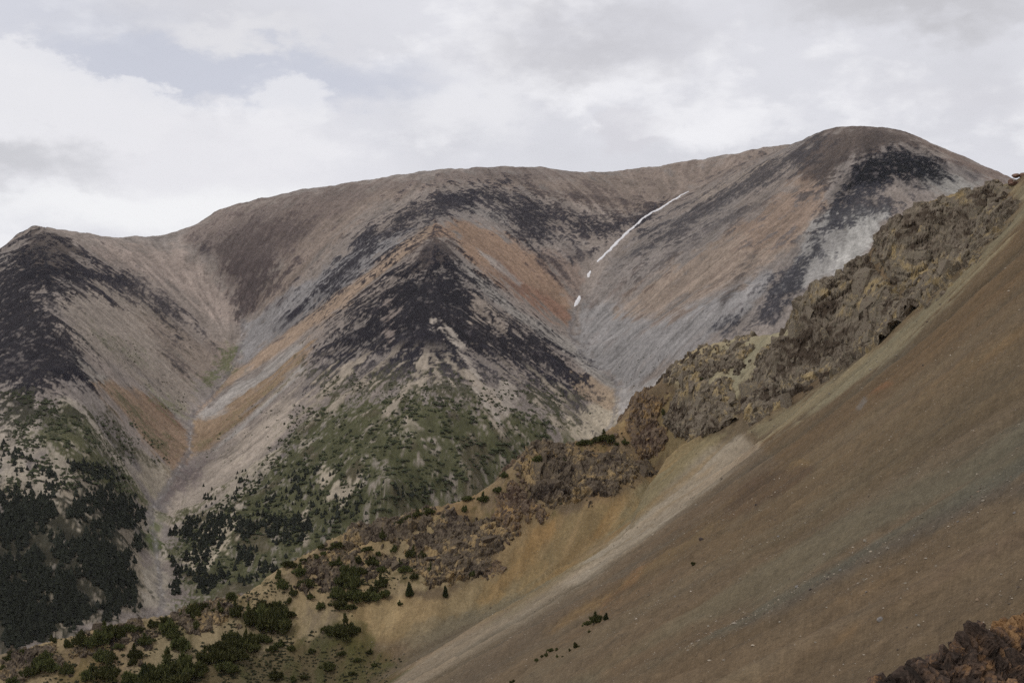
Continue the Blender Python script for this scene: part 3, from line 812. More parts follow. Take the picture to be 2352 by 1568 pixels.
ribm = np.maximum(G.mask(NEARB[-4][0], 12), np.maximum(G.mask(NEARB[-5][0], 10), G.mask(NEARB[-6][0], 10)))
G.lay(ribm * sstep(0.2, 1.2, 0.6 * M_mid + 0.5 * T_mid + 0.3 * M_fine), ph(110, 97, 80), .7)
G.lay(ribm * sstep(0.5, 1.4, 0.7 * nz(fbm(NX / 7 + 31, NY / 7, 4, 13)) + 0.4 * T_fine + 0.4 * M_fine), ph(88, 80, 52), .7)
fanm = G.mask([(1100, 1320), (1160, 1230), (1220, 1160), (1300, 1180), (1400, 1150), (1500, 1080), (1590, 1005), (1690, 990), (1620, 1090), (1480, 1230), (1320, 1330), (1150, 1400), (960, 1450), (840, 1480), (800, 1450), (800, 1395), (870, 1370), (1000, 1370)], 14)
G.lay(fanm * sstep(0.3, 1.3, T_big), ph(112, 100, 74), .55)
G.lay(fanm * sstep(0.4, 1.3, -T_mid * .6 - T_big * .5), ph(150, 122, 82), .5)
bigm = G.mask([(2600, 500), (2100, 860), (1700, 1180), (1300, 1460), (1100, 1640), (2600, 1700)], 20)
G.lay(bigm * sstep(0.5, 1.5, T_big), ph(102, 96, 80), .35)
G.lay(bigm * sstep(0.6, 1.6, -T_big * .8 + .4 * M_big), ph(112, 92, 69), .35)
G.lay(bigm * sstep(1.2, 2.0, 0.8 * T_mid + .5 * M_fine), ph(76, 68, 56), .5)
dryg = G.mask(NEARB[-3][0], 10, H2, 12) * sstep(0.1, 1.0, H2)
G.lay(dryg, ph(72, 70, 42), .7)
WN2 = rng.normal(size=NX.shape)
G.c *= (1 + 0.045 * WN2 + 0.045 * T_mid + 0.035 * T_big + 0.04 * M_mid + 0.05 * M_fine + 0.03 * T_fine)[..., None]
tone = (0.02 * T_big + 0.02 * M_big)
G.c[..., 0] *= 1 + tone; G.c[..., 2] *= 1 - tone
G.c = np.clip(G.c, 0.01, 0.8)
near = grid_mesh('hillside', NX, NY, NZ, G.c)
near.data.materials.append(ground_mat('hillside_scree', 0.9, 3.5, 0.42, 0.35, 1.2))
near['kind'] = 'structure'; near['label'] = 'brown scree hillside with a rocky rib'


def near_z(x, y):
    """height of the built hillside mesh at x, y"""
    x = np.asarray(x, float); y = np.asarray(y, float)
    gi = np.clip((x / y - NA[0]) / (NA[1] - NA[0]), 0, len(NA) - 1.001)
    gj = np.clip(np.interp(y, ND, np.arange(len(ND))), 0, len(ND) - 1.001)
    i = gi.astype(int); j = gj.astype(int); fx = gi - i; fy = gj - j
    return (NZ[j, i] * (1 - fx) + NZ[j, i + 1] * fx) * (1 - fy) + (NZ[j + 1, i] * (1 - fx) + NZ[j + 1, i + 1] * fx) * fy


def far_z(x, y):
    x = np.asarray(x, float); y = np.asarray(y, float)
    gi = np.clip((x / y - FA[0]) / (FA[1] - FA[0]), 0, len(FA) - 1.001)
    gj = np.clip(np.interp(y, FD, np.arange(len(FD))), 0, len(FD) - 1.001)
    i = gi.astype(int); j = gj.astype(int); fx = gi - i; fy = gj - j
    return (FZ[j, i] * (1 - fx) + FZ[j, i + 1] * fx) * (1 - fy) + (FZ[j + 1, i] * (1 - fx) + FZ[j + 1, i + 1] * fx) * fy


# ------------------------------------------------------------------ rock outcrops
TONE[:] = [0.58, 1.0]
def cells3(P, size, seed):
    """nearest jittered seed in 3-D: returns id hash 0..1 (4 channels), offset to seed, edge distance"""
    Q = P / size
    B = np.floor(Q).astype(np.int64)
    b1 = np.full(len(P), 1e9); b2 = np.full(len(P), 1e9); best = np.zeros((len(P), 3)); bid = np.zeros(len(P), np.int64)

    def h(i, j, k, c):
        v = (i * 73856093) ^ (j * 19349663) ^ (k * 83492791) ^ (c * 2654435761 + seed * 97)
        v = (v ^ (v >> 13)) * 1274126177
        return ((v ^ (v >> 16)) & 0xFFFF) / 65535.0
    for dx in (-1, 0, 1):
        for dy in (-1, 0, 1):
            for dz in (-1, 0, 1):
                C = B + np.array([dx, dy, dz])
                S = np.stack([C[:, i] + h(C[:, 0], C[:, 1], C[:, 2], i + 1) for i in range(3)], 1)
                d = ((Q - S) ** 2).sum(1)
                nb = d < b1
                b2 = np.where(nb, b1, np.minimum(b2, d))
                b1 = np.where(nb, d, b1)
                best[nb] = S[nb]
                idv = (C[:, 0] * 7919) ^ (C[:, 1] * 104729) ^ (C[:, 2] * 1299709)
                bid = np.where(nb, idv, bid)
    H = np.stack([h(bid, bid // 7, bid // 31, c + 11) for c in range(4)], 1)
    return H, (Q - best) * size, (np.sqrt(b2) - np.sqrt(b1)) * size


def rock_mat(name, s1, s2, amt, bump, bscale):
    return ground_mat(name, s1, s2, amt, bump, bscale)


ROCKM = rock_mat('crag_rock', 0.6, 3.0, 0.4, 0.5, 1.1)


def rock_mat_near():
    return rock_mat('knob_rock', 2.5, 12.0, 0.4, 0.22, 3.0)


def hull_mesh(seed):
    """angular joint block: hull of points strewn over a box"""
    import bmesh
    r = np.random.default_rng(seed); bm = bmesh.new()
    for _ in range(15):
        p = r.uniform(-1, 1, 3); ax = r.integers(3); p[ax] = np.sign(p[ax]) * r.uniform(0.82, 1.0); p *= (1, 0.9, 1)
        bm.verts.new(p)
    q = bmesh.ops.convex_hull(bm, input=bm.verts)
    bmesh.ops.delete(bm, geom=[v for v in bm.verts if not v.link_faces], context='VERTS')
    bmesh.ops.dissolve_limit(bm, angle_limit=0.22, verts=bm.verts, edges=bm.edges)
    me = bpy.data.meshes.new('block'); bm.to_mesh(me); bm.free()
    return me


HULLS = [hull_mesh(i) for i in range(14)]


def block_mat(name, tints, scale, bump):
    m = bpy.data.materials.new(name); m.use_nodes = True
    nt = m.node_tree; N = nt.nodes.new; L = nt.links.new; b = nt.nodes['Principled BSDF']
    oi = N('ShaderNodeObjectInfo'); cr = N('ShaderNodeValToRGB'); e = cr.color_ramp.elements
    for i, t in enumerate(tints):
        el = e[0] if i == 0 else (e[1] if i == 1 else e.new(i / (len(tints) - 1)))
        el.position = i / (len(tints) - 1); el.color = tuple(t) + (1,)
    tc = N('ShaderNodeTexCoord'); ge = N('ShaderNodeNewGeometry')
    n = N('ShaderNodeTexNoise'); n.inputs['Scale'].default_value = scale; n.inputs['Detail'].default_value = 8; n.inputs['Roughness'].default_value = 0.7
    L(ge.outputs['Position'], n.inputs['Vector'])
    ad = N('ShaderNodeMath'); ad.operation = 'MULTIPLY_ADD'; L(n.outputs[0], ad.inputs[0]); ad.inputs[1].default_value = 2.4
    su = N('ShaderNodeMath'); su.operation = 'MULTIPLY_ADD'; L(oi.outputs['Random'], su.inputs[0]); su.inputs[1].default_value = 0.5; su.inputs[2].default_value = -0.95
    L(su.outputs[0], ad.inputs[2]); L(ad.outputs[0], cr.inputs[0]); L(cr.outputs[0], b.inputs['Base Color'])
    bp = N('ShaderNodeBump'); bp.inputs['Distance'].default_value = bump; L(n.outputs[0], bp.inputs['Height']); L(bp.outputs[0], b.inputs['Normal'])
    b.inputs['Roughness'].default_value = 0.92; b.inputs['Specular IOR Level'].default_value = 0.1
    return m


BLOCKS = {}


def add_blocks(parent, pts, nrm, size, n, key, tints, seed, lean, tall=1.5, msc=0.8, bump=0.25):
    r = np.random.default_rng(seed + 400); rr = random.Random(seed)
    if key not in BLOCKS:
        mt = block_mat(key + '_blocks', tints, msc, bump); BLOCKS[key] = []
        for h in HULLS:
            q = h.copy(); q.materials.append(mt); BLOCKS[key].append(q)
    pick = r.choice(len(pts), min(n, len(pts)), replace=False)
    for i in pick:
        sz = size * math.exp(r.normal(0, 0.5)); p = pts[i] - nrm[i] * sz * r.uniform(0.35, 0.75)
        o = bpy.data.objects.new('block', BLOCKS[key][int(r.integers(14))]); COL.objects.link(o)
        o.location = p; o.parent = parent
        o.rotation_euler = (r.normal(0.1, 0.18), lean + r.normal(0, 0.16), 0.5 + (1.571 if r.random() < .5 else 0) + r.normal(0, 0.2))
        o.scale = (sz * r.uniform(0.6, 1.1), sz * r.uniform(0.6, 1.1), sz * tall * r.uniform(0.6, 1.2))


def components(M):
    lab = np.zeros(M.shape, int); n = 0; R, C = M.shape
    todo = M.copy()
    for i, j in zip(*np.where(M)):
        if not todo[i, j]:
            continue
        n += 1; st = [(i, j)]; todo[i, j] = False
        while st:
            a, b = st.pop(); lab[a, b] = n
            for p, q in ((a + 1, b), (a - 1, b), (a, b + 1), (a, b - 1)):
                if 0 <= p < R and 0 <= q < C and todo[p, q]:
                    todo[p, q] = False; st.append((p, q))
    return lab, n


def rock_patch(name, polys, rise, cell, amp, tints, hf=near_z, res=(0.0007, 0.45), dlim=(300, 540), edge=10.0, rough=9.0, mat=None, tilt=0.55, label=None, seed=1, bury=1.5, bulges=(), short='outcrop', frac=1.0, block=0, bkey='crag', dens=2.2, bsc=0.8, bbump=0.25):
    """a craggy outcrop: a shell of fractured blocks standing proud of the hillside, its rim buried in it"""
    P = np.concatenate([np.array(p, float) for p in polys])
    a0, a1 = (P[:, 0].min() - 30 - 1176) / FPX, (P[:, 0].max() + 30 - 1176) / FPX
    A = np.arange(a0, a1, res[0]); D = np.arange(dlim[0], dlim[1], res[1])
    X = A[None, :] * D[:, None]; Y = np.repeat(D[:, None], len(A), 1)
    Z = hf(X, Y)
    U, V = UV(X, Y, Z)
    sd = np.full(X.shape, -1e3)
    for p in polys:
        p = np.array(p, float)
        m = (U > p[:, 0].min() - 40) & (U < p[:, 0].max() + 40) & (V > p[:, 1].min() - 40) & (V < p[:, 1].max() + 40)
        if m.any():
            sd[m] = np.maximum(sd[m], poly_sd(U[m], V[m], p))
    sc = 2839.0 / Y
    en = nz(fbm(X / 3.5, Y / 3.5, 4, seed)) * 0.6 + nz(fbm(X / 1.2, Y / 1.2 + Z / 3, 2, seed + 3)) * 0.3
    e = sd + rough * en
    keep = e > -edge
    if keep.sum() < 30:
        return None
    # trim rows
    rr = np.where(keep.any(1))[0]; cc = np.where(keep.any(0))[0]
    sl = np.s_[max(rr[0] - 2, 0):rr[-1] + 3, max(cc[0] - 2, 0):cc[-1] + 3]
    X, Y, Z, e, keep, U, V = X[sl], Y[sl], Z[sl], e[sl], keep[sl], U[sl], V[sl]
    m = sstep(-edge, edge * 1.3, e)
    gx = np.gradient(Z, axis=1) / (np.gradient(X, axis=1)); gy = np.gradient(Z, axis=0) / np.gradient(Y, axis=0)
    nrm = np.stack([-gx, -gy, np.ones_like(Z)], -1); nrm = np.stack([blur(nrm[..., i], 4) for i in range(3)], -1)
    nrm /= np.linalg.norm(nrm, axis=-1, keepdims=True)
    nrm[..., 1] -= 0.25; nrm /= np.linalg.norm(nrm, axis=-1, keepdims=True)
    pts = np.stack([X, Y, Z], -1).reshape(-1, 3)
    # bedding: squash the cell space so that blocks are slabs leaning with the slope
    c, n = math.cos(tilt), math.sin(tilt)
    R = np.array([[c, 0, n], [0, 1, 0], [-n, 0, c]])
    warp = np.stack([nz(fbm(X / 9, Y / 9, 2, seed + i)).ravel() for i in range(3)], 1)
    warp2 = np.stack([nz(fbm(X / 2.5 + Z / 5, Y / 2.5, 2, seed + 4 + i)).ravel() for i in range(3)], 1) * cell * 0.05
    pw = (pts + warp * cell * 0.24 + warp2) @ R.T * np.array([1.25, 0.7, 0.6])
    H, off, ed = cells3(pw, cell, seed)
    H2_, off2, ed2 = cells3(pw * np.array([1.0, 1.0, 1.5]) + 31.7, cell * 0.40, seed + 5)
    H3_, off3, ed3 = cells3(pw * np.array([1.0, 1.0, 1.8]) - 17.1, cell * 0.15, seed + 9)
    amp = amp * frac
    disp = (H[:, 0] - 0.45) * amp * 0.38 + (off * (H[:, 1:4] - 0.5)).sum(1) / cell * amp * 0.8
    disp += (H2_[:, 0] - 0.5) * amp * 0.24 + (off2 * (H2_[:, 1:4] - 0.5)).sum(1) / (cell * 0.40) * amp * 0.34
    disp += (H3_[:, 0] - 0.5) * amp * 0.07 + (off3 * (H3_[:, 1:4] - 0.5)).sum(1) / (cell * 0.15) * amp * 0.10
    disp -= (np.exp(-(ed / (cell * 0.025)) ** 2) * amp * 0.32 + np.exp(-(ed2 / (cell * 0.018)) ** 2) * amp * 0.2) * np.clip(0.5 + 0.8 * warp[:, 1], 0, 1.3)
    disp = disp.reshape(X.shape) + (fbm(X / 18, Y / 18 + Z / 14, 2, seed + 6) - 0.5) * amp * 1.6
    disp = disp + (ridged((X + 0.35 * Z) / 2.0, Z / 8 + Y / 9, 3, seed + 3) - 0.5) * amp * 0.22 + (fbm(X / 6, Z / 6 + Y / 8, 3, seed + 11) - 0.5) * amp * 0.8
    for bp, bh in bulges:
        disp = disp + sstep(-3, 3, poly_sd(U, V, bp) + 5 * en[sl]) * bh
    h = m * (rise + disp) - (1 - m) * bury
    PX = X + nrm[..., 0] * h; PY = Y + nrm[..., 1] * h; PZ = Z + nrm[..., 2] * h
    # colours: block by block, plus weathering blotches
    t = np.asarray(tints)
    k = 0.5 + ((H[:, 1] - .5) * 0.25 + (H2_[:, 1] - .5) * 0.3 + (H3_[:, 1] - .5) * 0.25).reshape(X.shape) + 0.15 * nz(fbm(X / 11, Y / 11 + Z / 9, 4, seed + 2)) + 0.05 * nz(fbm(X / 2, Y / 2 + Z, 3, seed + 4))
    k = np.clip((k - 0.2) / 0.6, 0, 0.9999) * (len(t) - 1)
    i0 = k.astype(int); f = (k - i0)[..., None]
    colr = t[i0] * (1 - f) + t[np.minimum(i0 + 1, len(t) - 1)] * f
    colr = colr * (0.86 + 0.26 * H3_[:, 2].reshape(X.shape))[..., None] * (1 + 0.07 * rng.normal(size=X.shape))[..., None]
    sel = (m > 0.75) & keep; BP = np.stack([PX, PY, PZ], -1)[sel]; BN = nrm[sel]
    vis = blur(keep.astype(float), 1.0) > 0.5
    area = sel.sum() * res[1] * res[0] * Y[sel].mean() * 1.3
    lab_, n = components(vis)
    sizes = np.bincount(lab_.ravel(), minlength=n + 1); sizes[0] = 0
    big = int(sizes.argmax())
    for k in np.argsort(-sizes)[:9]:
        if sizes[k] < 120:
            continue
        o = grid_mesh(name, PX, PY, PZ, colr, lab_ == k)
        o.data.polygons.foreach_set('use_smooth', np.zeros(len(o.data.polygons), bool))
        o.data.materials.append(mat or ROCKM)
        o['category'] = 'rock'
        if k == big:
            o['label'] = label
            if block:
                add_blocks(o, BP, BN, block, int(np.clip(area / (block * block * dens), 12, 290)), bkey, t, seed, tilt * 0.5, msc=bsc, bump=bbump)
        else:
            o.name = 'rock'; o['label'] = 'small detached rock beside the ' + short; o['group'] = 'rocks beside the ' + short


CRAG = [ph(56, 48, 40), ph(76, 68, 58), ph(94, 85, 74), ph(84, 78, 67), ph(102, 92, 77), ph(116, 102, 76)]
PURP = [ph(44, 38, 33), ph(62, 54, 46), ph(80, 71, 60), ph(70, 62, 52), ph(94, 82, 64), ph(114, 97, 70)]
RUST = [ph(54, 43, 36), ph(74, 62, 52), ph(86, 75, 64), ph(92, 76, 56), ph(114, 93, 64)]
OUTCROPS = [  # polygon, rise, cell, amp, colours, label, short name, distance range, edge roughness
    ([(2040, 492), (2110, 465), (2200, 436), (2285, 415), (2305, 430), (2338, 470), (2322, 500), (2270, 555), (2240, 600), (2170, 668), (2120, 705), (2080, 690), (2040, 640), (1990, 600)],
     1.5, 6.5, 3.0, CRAG, 'uppermost grey-brown crag at the top of the rib, below the right summit', 'uppermost crag', (330, 470), 9, (0.0008, 0.42)),
    ([(1990, 585), (2040, 640), (2080, 690), (2115, 712), (2040, 772), (2000, 800), (1930, 850), (1870, 880), (1800, 930), (1725, 985), (1700, 960), (1720, 880), (1760, 805), (1812, 770), (1830, 700), (1868, 650), (1940, 612)],
     1.6, 7.0, 3.4, CRAG, 'largest pinkish grey crag face in the middle of the rib', 'largest crag', (360, 480), 9, (0.0008, 0.42)),
    ([(1520, 975), (1545, 920), (1572, 868), (1600, 855), (1632, 885), (1655, 872), (1682, 862), (1692, 905), (1700, 985), (1640, 1000), (1590, 1008), (1550, 1005)],
     1.4, 5.0, 3.0, CRAG, 'pointed brown rock spires left of the largest crag, under the buff slope', 'pointed spires', (420, 520), 8, (0.0009, 0.5)),
    ([(1428, 972), (1455, 928), (1492, 900), (1528, 905), (1520, 960), (1540, 1010), (1500, 1060), (1440, 1030)],
     1.6, 4.0, 2.4, RUST, 'small orange-brown outcrop at the foot of the right stream gully', 'orange-brown outcrop', (420, 520), 14, (0.0009, 0.5)),
    ([(1520, 890), (1535, 850), (1575, 815), (1610, 798), (1660, 795), (1720, 800), (1700, 840), (1660, 860), (1590, 868), (1550, 890)],
     1.0, 2.8, 1.7, CRAG, 'low broken ledges on the buff slope at the rib skyline', 'broken ledges', (440, 530), 20, (0.0009, 0.5)),
    ([(1190, 1075), (1215, 1036), (1262, 1000), (1300, 1008), (1340, 1030), (1400, 1012), (1470, 1052), (1510, 1072), (1460, 1106), (1400, 1150), (1340, 1140), (1272, 1175), (1215, 1135)],
     1.5, 5.0, 2.6, PURP, 'purple-grey outcrop above the ochre fans with shrubs on its crest', 'purple-grey outcrop', (400, 510), 14, (0.0009, 0.5)),
    ([(1120, 1190), (1150, 1110), (1200, 1060), (1215, 1130), (1260, 1175), (1200, 1200), (1150, 1230)],
     0.9, 3.0, 1.6, RUST, 'broken rusty ledges on the ochre slope between the two grey outcrops', 'rusty ledges', (400, 500), 20, (0.0009, 0.5)),
    ([(940, 1235), (1000, 1190), (1060, 1180), (1130, 1200), (1180, 1225), (1150, 1262), (1130, 1310), (1070, 1325), (985, 1345), (920, 1300)],
     1.4, 4.5, 2.2, PURP, 'broad purple-grey outcrop left of the ochre fans', 'broad outcrop', (380, 490), 15, (0.0009, 0.5)),
    ([(770, 1260), (800, 1208), (862, 1186), (960, 1168), (1040, 1180), (1010, 1215), (930, 1250), (840, 1262)],
     1.2, 4.0, 2.0, PURP, 'long grey outcrop along the rib crest left of centre', 'long crest outcrop', (400, 490), 15, (0.0009, 0.5)),
    ([(680, 1345), (700, 1282), (760, 1250), (830, 1262), (900, 1262), (930, 1300), (860, 1320), (800, 1350), (730, 1365)],
     0.8, 3.0, 1.7, PURP, 'low grey outcrop above the tall conifer clump', 'low grey outcrop', (380, 470), 20, (0.0009, 0.5)),
    ([(385, 1440), (395, 1394), (480, 1372), (545, 1380), (560, 1420), (505, 1450), (430, 1480)],
     0.9, 3.0, 1.6, PURP, 'grey outcrop on the rib crest below the left stream gully', 'crest outcrop below the gully', (360, 450), 18, (0.0009, 0.5)),
    ([(120, 1530), (160, 1470), (250, 1432), (330, 1420), (380, 1450), (330, 1500), (230, 1520)],
     0.7, 2.6, 1.5, PURP, 'broken grey rocks on the left rib crest among dwarf conifers', 'left crest rocks', (350, 440), 22, (0.0009, 0.5)),
    ([(-10, 1560), (30, 1500), (52, 1484), (130, 1466), (160, 1500), (110, 1530), (60, 1575)],
     0.7, 2.6, 1.5, PURP, 'leftmost low grey outcrop on the rib crest', 'leftmost outcrop', (340, 430), 20, (0.0009, 0.5)),
    ([(1098, 1335), (1090, 1296), (1140, 1280), (1168, 1310), (1130, 1335)],
     0.6, 2.4, 1.3, RUST, 'small rusty rock bump at the lower edge of the ochre fans', 'rusty bump', (370, 470), 6, (0.0009, 0.5)),
    ([(1683, 778), (1712, 755), (1752, 745), (1748, 770), (1700, 795)],
     0.7, 2.2, 1.3, CRAG, 'small ledge high on the buff slope beside the largest crag', 'small high ledge', (450, 530), 5, (0.0009, 0.5)),
]
for i, (poly, rise, cell, amp, tints, lab, short, dl, ro, rs) in enumerate(OUTCROPS):
    bl = [([(1720, 905), (1800, 905), (1860, 893), (1945, 882), (1975, 850), (2030, 792), (2140, 690), (1990, 560), (1800, 650), (1740, 820)], 0.7)] if i == 1 else ()
    rock_patch('rock_outcrop', [poly], rise, cell, amp, tints, label=lab, short=short, seed=2 + i, dlim=dl, rough=ro, res=rs, bulges=bl, frac=0.8 if i < 3 else 0.9, edge=13, block=max(0.42, cell * (0.18 if i < 3 else 0.18)), dens=2.6 if i < 3 else 5.0, bbump=0.5, bsc=0.9, bkey={id(CRAG): 'crag', id(PURP): 'brown', id(RUST): 'rusty'}[id(tints)])

# near knob, bottom right
TONE[:] = [0.80, 0.9]
KN = np.array([W(*q) for q in [(1990, 1640, 49), (2035, 1572, 49.5), (2062, 1530, 50), (2105, 1499, 51), (2160, 1503, 52), (2186, 1462, 52), (2200, 1440, 52.6), (2235, 1428, 53.2), (2290, 1424, 54), (2340, 1385, 55), (2420, 1345, 56), (2620, 1290, 58)]])


def knob_z(x, y):
    best = np.full(x.shape, 1e9); zc = np.zeros(x.shape); front = np.zeros(x.shape, bool)
    for a, b in zip(KN[:-1], KN[1:]):
        ex, ey = b[0] - a[0], b[1] - a[1]
        t = np.clip(((x - a[0]) * ex + (y - a[1]) * ey) / (ex * ex + ey * ey), 0, 1)
        dx = x - (a[0] + t * ex); dy = y - (a[1] + t * ey); dist = np.hypot(dx, dy); m = dist < best
        best = np.where(m, dist, best); zc = np.where(m, a[2] + t * (b[2] - a[2]), zc); front = np.where(m, ex * dy - ey * dx < 0, front)
    z = zc - 0.7 - np.where(front, 0.8, 1.5) * best
    return np.maximum(z, near_z(x, y) - 0.6)


rock_patch('rock_outcrop', [[(1930, 1720), (2010, 1610), (2052, 1524), (2100, 1488), (2165, 1496), (2182, 1446), (2230, 1414), (2290, 1412), (2345, 1372), (2430, 1340), (2560, 1300), (2600, 1900), (1900, 1900)]],
           0.7, 1.2, 0.8, [ph(42, 35, 30), ph(58, 48, 41), ph(72, 59, 50), ph(84, 67, 54), ph(112, 84, 57), ph(130, 99, 64)], hf=knob_z,
           label='dark and ochre rock knob in the bottom right corner, nearest the viewer', seed=21, dlim=(34, 64), res=(0.0009, 0.08), edge=6, rough=4, mat=rock_mat_near(), bury=0.4, block=0.34, bkey='knob', dens=1.3, bsc=6.0, bbump=0.08, short='rock knob')

# ------------------------------------------------------------------ mesh helpers for small things
def mesh_np(name, co, faces_flat, loop_total, tint=None, mat=None, smooth=False):
    me = bpy.data.meshes.new(name)
    co = np.asarray(co, np.float32); ff = np.asarray(faces_flat, np.int32); lt = np.asarray(loop_total, np.int32)
    me.vertices.add(len(co)); me.vertices.foreach_set('co', co.ravel())
    me.loops.add(len(ff)); me.loops.foreach_set('vertex_index', ff)
    me.polygons.add(len(lt)); me.polygons.foreach_set('loop_start', np.concatenate([[0], np.cumsum(lt)[:-1]]).astype(np.int32)); me.polygons.foreach_set('loop_total', lt)
    me.polygons.foreach_set('use_smooth', np.full(len(lt), smooth))
    me.update(calc_edges=True)
    if tint is not None:
        at = me.color_attributes.new('tint', 'FLOAT_COLOR', 'POINT')
        cc = np.ones((len(co), 4), np.float32); cc[:, :3] = tint
        at.data.foreach_set('color', cc.ravel())
    if mat:
        me.materials.append(mat)
    return me


def put(me, name, loc=(0, 0, 0), parent=None, rz=0.0, scale=(1, 1, 1), **props):
    o = bpy.data.objects.new(name, me); COL.objects.link(o)
    o.location = loc; o.rotation_euler = (0, 0, rz); o.scale = scale
    if parent:
        o.parent = parent
    for k, v in props.items():
        o[k] = v
    return o


def first_hit(hf, d0, d1, step, u, v):
    """where the sight line through a surveyed point first meets the ground"""
    d = np.arange(d0, d1, step)
    a = (u - 1176.0) / FPX; k = (784.0 - v) / FPX
    z = hf(a * d, d)
    j = np.where(z >= k * d)[0]
    if len(j) == 0:
        return None
    dd = d[j[0]]
    return np.array([a * dd, dd, float(hf(np.array([a * dd]), np.array([dd]))[0])])


def leaf_mat(name, tr=0.0):
    m = bpy.data.materials.new(name); m.use_nodes = True
    nt = m.node_tree; b = nt.nodes['Principled BSDF']; N = nt.nodes.new; L = nt.links.new
    a = N('ShaderNodeVertexColor'); a.layer_name = 'tint'
    oi = N('ShaderNodeObjectInfo')
    hs = N('ShaderNodeHueSaturation')
    mr = N('ShaderNodeMapRange'); mr.inputs[3].default_value = 0.75; mr.inputs[4].default_value = 1.3
    L(oi.outputs['Random'], mr.inputs[0]); L(mr.outputs[0], hs.inputs['Value'])
    mr2 = N('ShaderNodeMapRange'); mr2.inputs[3].default_value = 0.485; mr2.inputs[4].default_value = 0.51
    L(oi.outputs['Random'], mr2.inputs[0]); L(mr2.outputs[0], hs.inputs['Hue'])
    L(a.outputs[0], hs.inputs['Color']); L(hs.outputs[0], b.inputs['Base Color'])
    b.inputs['Roughness'].default_value = 0.8; b.inputs['Specular IOR Level'].default_value = 0.15
    return m


LEAF = leaf_mat('needles')
BARK = leaf_mat('bark')


def tuft_cloud(centres, radii, n, size, seed, top, low, spike=0.0):
    """many small upturned needle tufts spread over and through lumps"""
    r = np.random.default_rng(seed)
    c = np.asarray(centres, float); rad = np.asarray(radii, float)
    w = (rad.prod(1)) ** (2 / 3); pick = r.choice(len(c), n, p=w / w.sum())
    d = r.normal(size=(n, 3)); d[:, 2] = np.abs(d[:, 2]) * 1.0 - 0.25; d /= np.linalg.norm(d, axis=1, keepdims=True)
    rr = 0.55 + 0.5 * r.random(n) ** 0.5
    p = c[pick] + d * rad[pick] * rr[:, None]
    p[:, 2] = np.maximum(p[:, 2], 0.02)
    # each tuft: two crossed kite-shaped leaves
    s = size * (0.6 + 0.8 * r.random(n))
    ax = d * 0.6 + r.normal(size=(n, 3)) * 0.45 + np.array([0, 0, 0.75]); ax /= np.linalg.norm(ax, axis=1, keepdims=True)
    t = np.cross(ax, r.normal(size=(n, 3))); t /= np.linalg.norm(t, axis=1, keepdims=True)
    b = np.cross(ax, t)
    L_ = s * (1.0 + spike * r.random(n))
    co = []; 
    for q in (t, b):
        co += [p - ax * (0.3 * s)[:, None], p + q * (0.45 * s)[:, None] + ax * (0.15 * s)[:, None], p + ax * L_[:, None], p - q * (0.45 * s)[:, None] + ax * (0.15 * s)[:, None]]
    co = np.stack(co, 1).reshape(-1, 3)
    faces = np.arange(len(co)); lt = np.full(len(co) // 4, 4)
    mixv = np.clip(r.normal(0.5, 0.28, n), 0, 1)[:, None]
    tint = np.repeat(np.asarray(low)[None] * (1 - mixv) + np.asarray(top)[None] * mixv, 8, 0)
    return co, faces, lt, tint


NEEDLE_T, NEEDLE_L = np.array([0.13, 0.13, 0.045]), np.array([0.042, 0.05, 0.02])
NEEDLE_T2, NEEDLE_L2 = np.array([0.075, 0.085, 0.032]), np.array([0.026, 0.034, 0.016])


def stem_mesh(name, pts_list):
    """thin tapered limbs"""
    co = []; fc_ = []; lt = []
    for a, b, r0, r1 in pts_list:
        a = np.array(a, float); b = np.array(b, float); ax = b - a; ax /= np.linalg.norm(ax)
        t = np.cross(ax, [0.3, 1, 0.2]); t /= np.linalg.norm(t); q = np.cross(ax, t); base = len(co)
        for c, r_ in ((a, r0), (b, r1)):
            for k in range(5):
                an = k * 2 * math.pi / 5
                co.append(c + (t * math.cos(an) + q * math.sin(an)) * r_)
        for k in range(5):
            fc_ += [base + k, base + (k + 1) % 5, base + 5 + (k + 1) % 5, base + 5 + k]; lt.append(4)
    return mesh_np(name, co, fc_, lt, np.full((len(co), 3), (0.09, 0.075, 0.06)), BARK)


def shrub_proto(i):
    """a wind-clipped mound, unit half-width, unit height"""
    r = np.random.default_rng(100 + i)
    cs = [(0, 0, 0.25)]; rd = [(0.5, 0.42, 0.34)]
    for k in range(10):
        an = r.random() * 6.28; di = 0.25 + 0.75 * r.random()
        hgt = 0.10 + 0.75 * r.random() ** 1.5 * (1 - di * 0.7)
        cs.append((di * math.cos(an), di * math.sin(an), hgt)); rr = 0.12 + 0.2 * r.random()
        rd.append((rr * (0.7 + .8 * r.random()), rr, rr * (0.6 + 0.6 * r.random())))
    if i % 3 == 2:       # a leader sticking out
        cs += [(0.1, 0, 0.8), (0.12, 0, 1.05)]; rd += [(0.16, 0.16, 0.25), (0.08, 0.08, 0.2)]
    f = tuft_cloud(cs, rd, 1000, 0.14, 40 + i, NEEDLE_T, NEEDLE_L, 1.0)
    fol = mesh_np('foliage', *f, LEAF)
    st = stem_mesh('stem', [((0, 0, -0.25), (0.05, 0, 0.4), 0.05, 0.03)] + [((0, 0, 0.02), (c[0] * .8, c[1] * .8, c[2]), 0.03, 0.012) for c in cs[1:6]])
    return fol, st


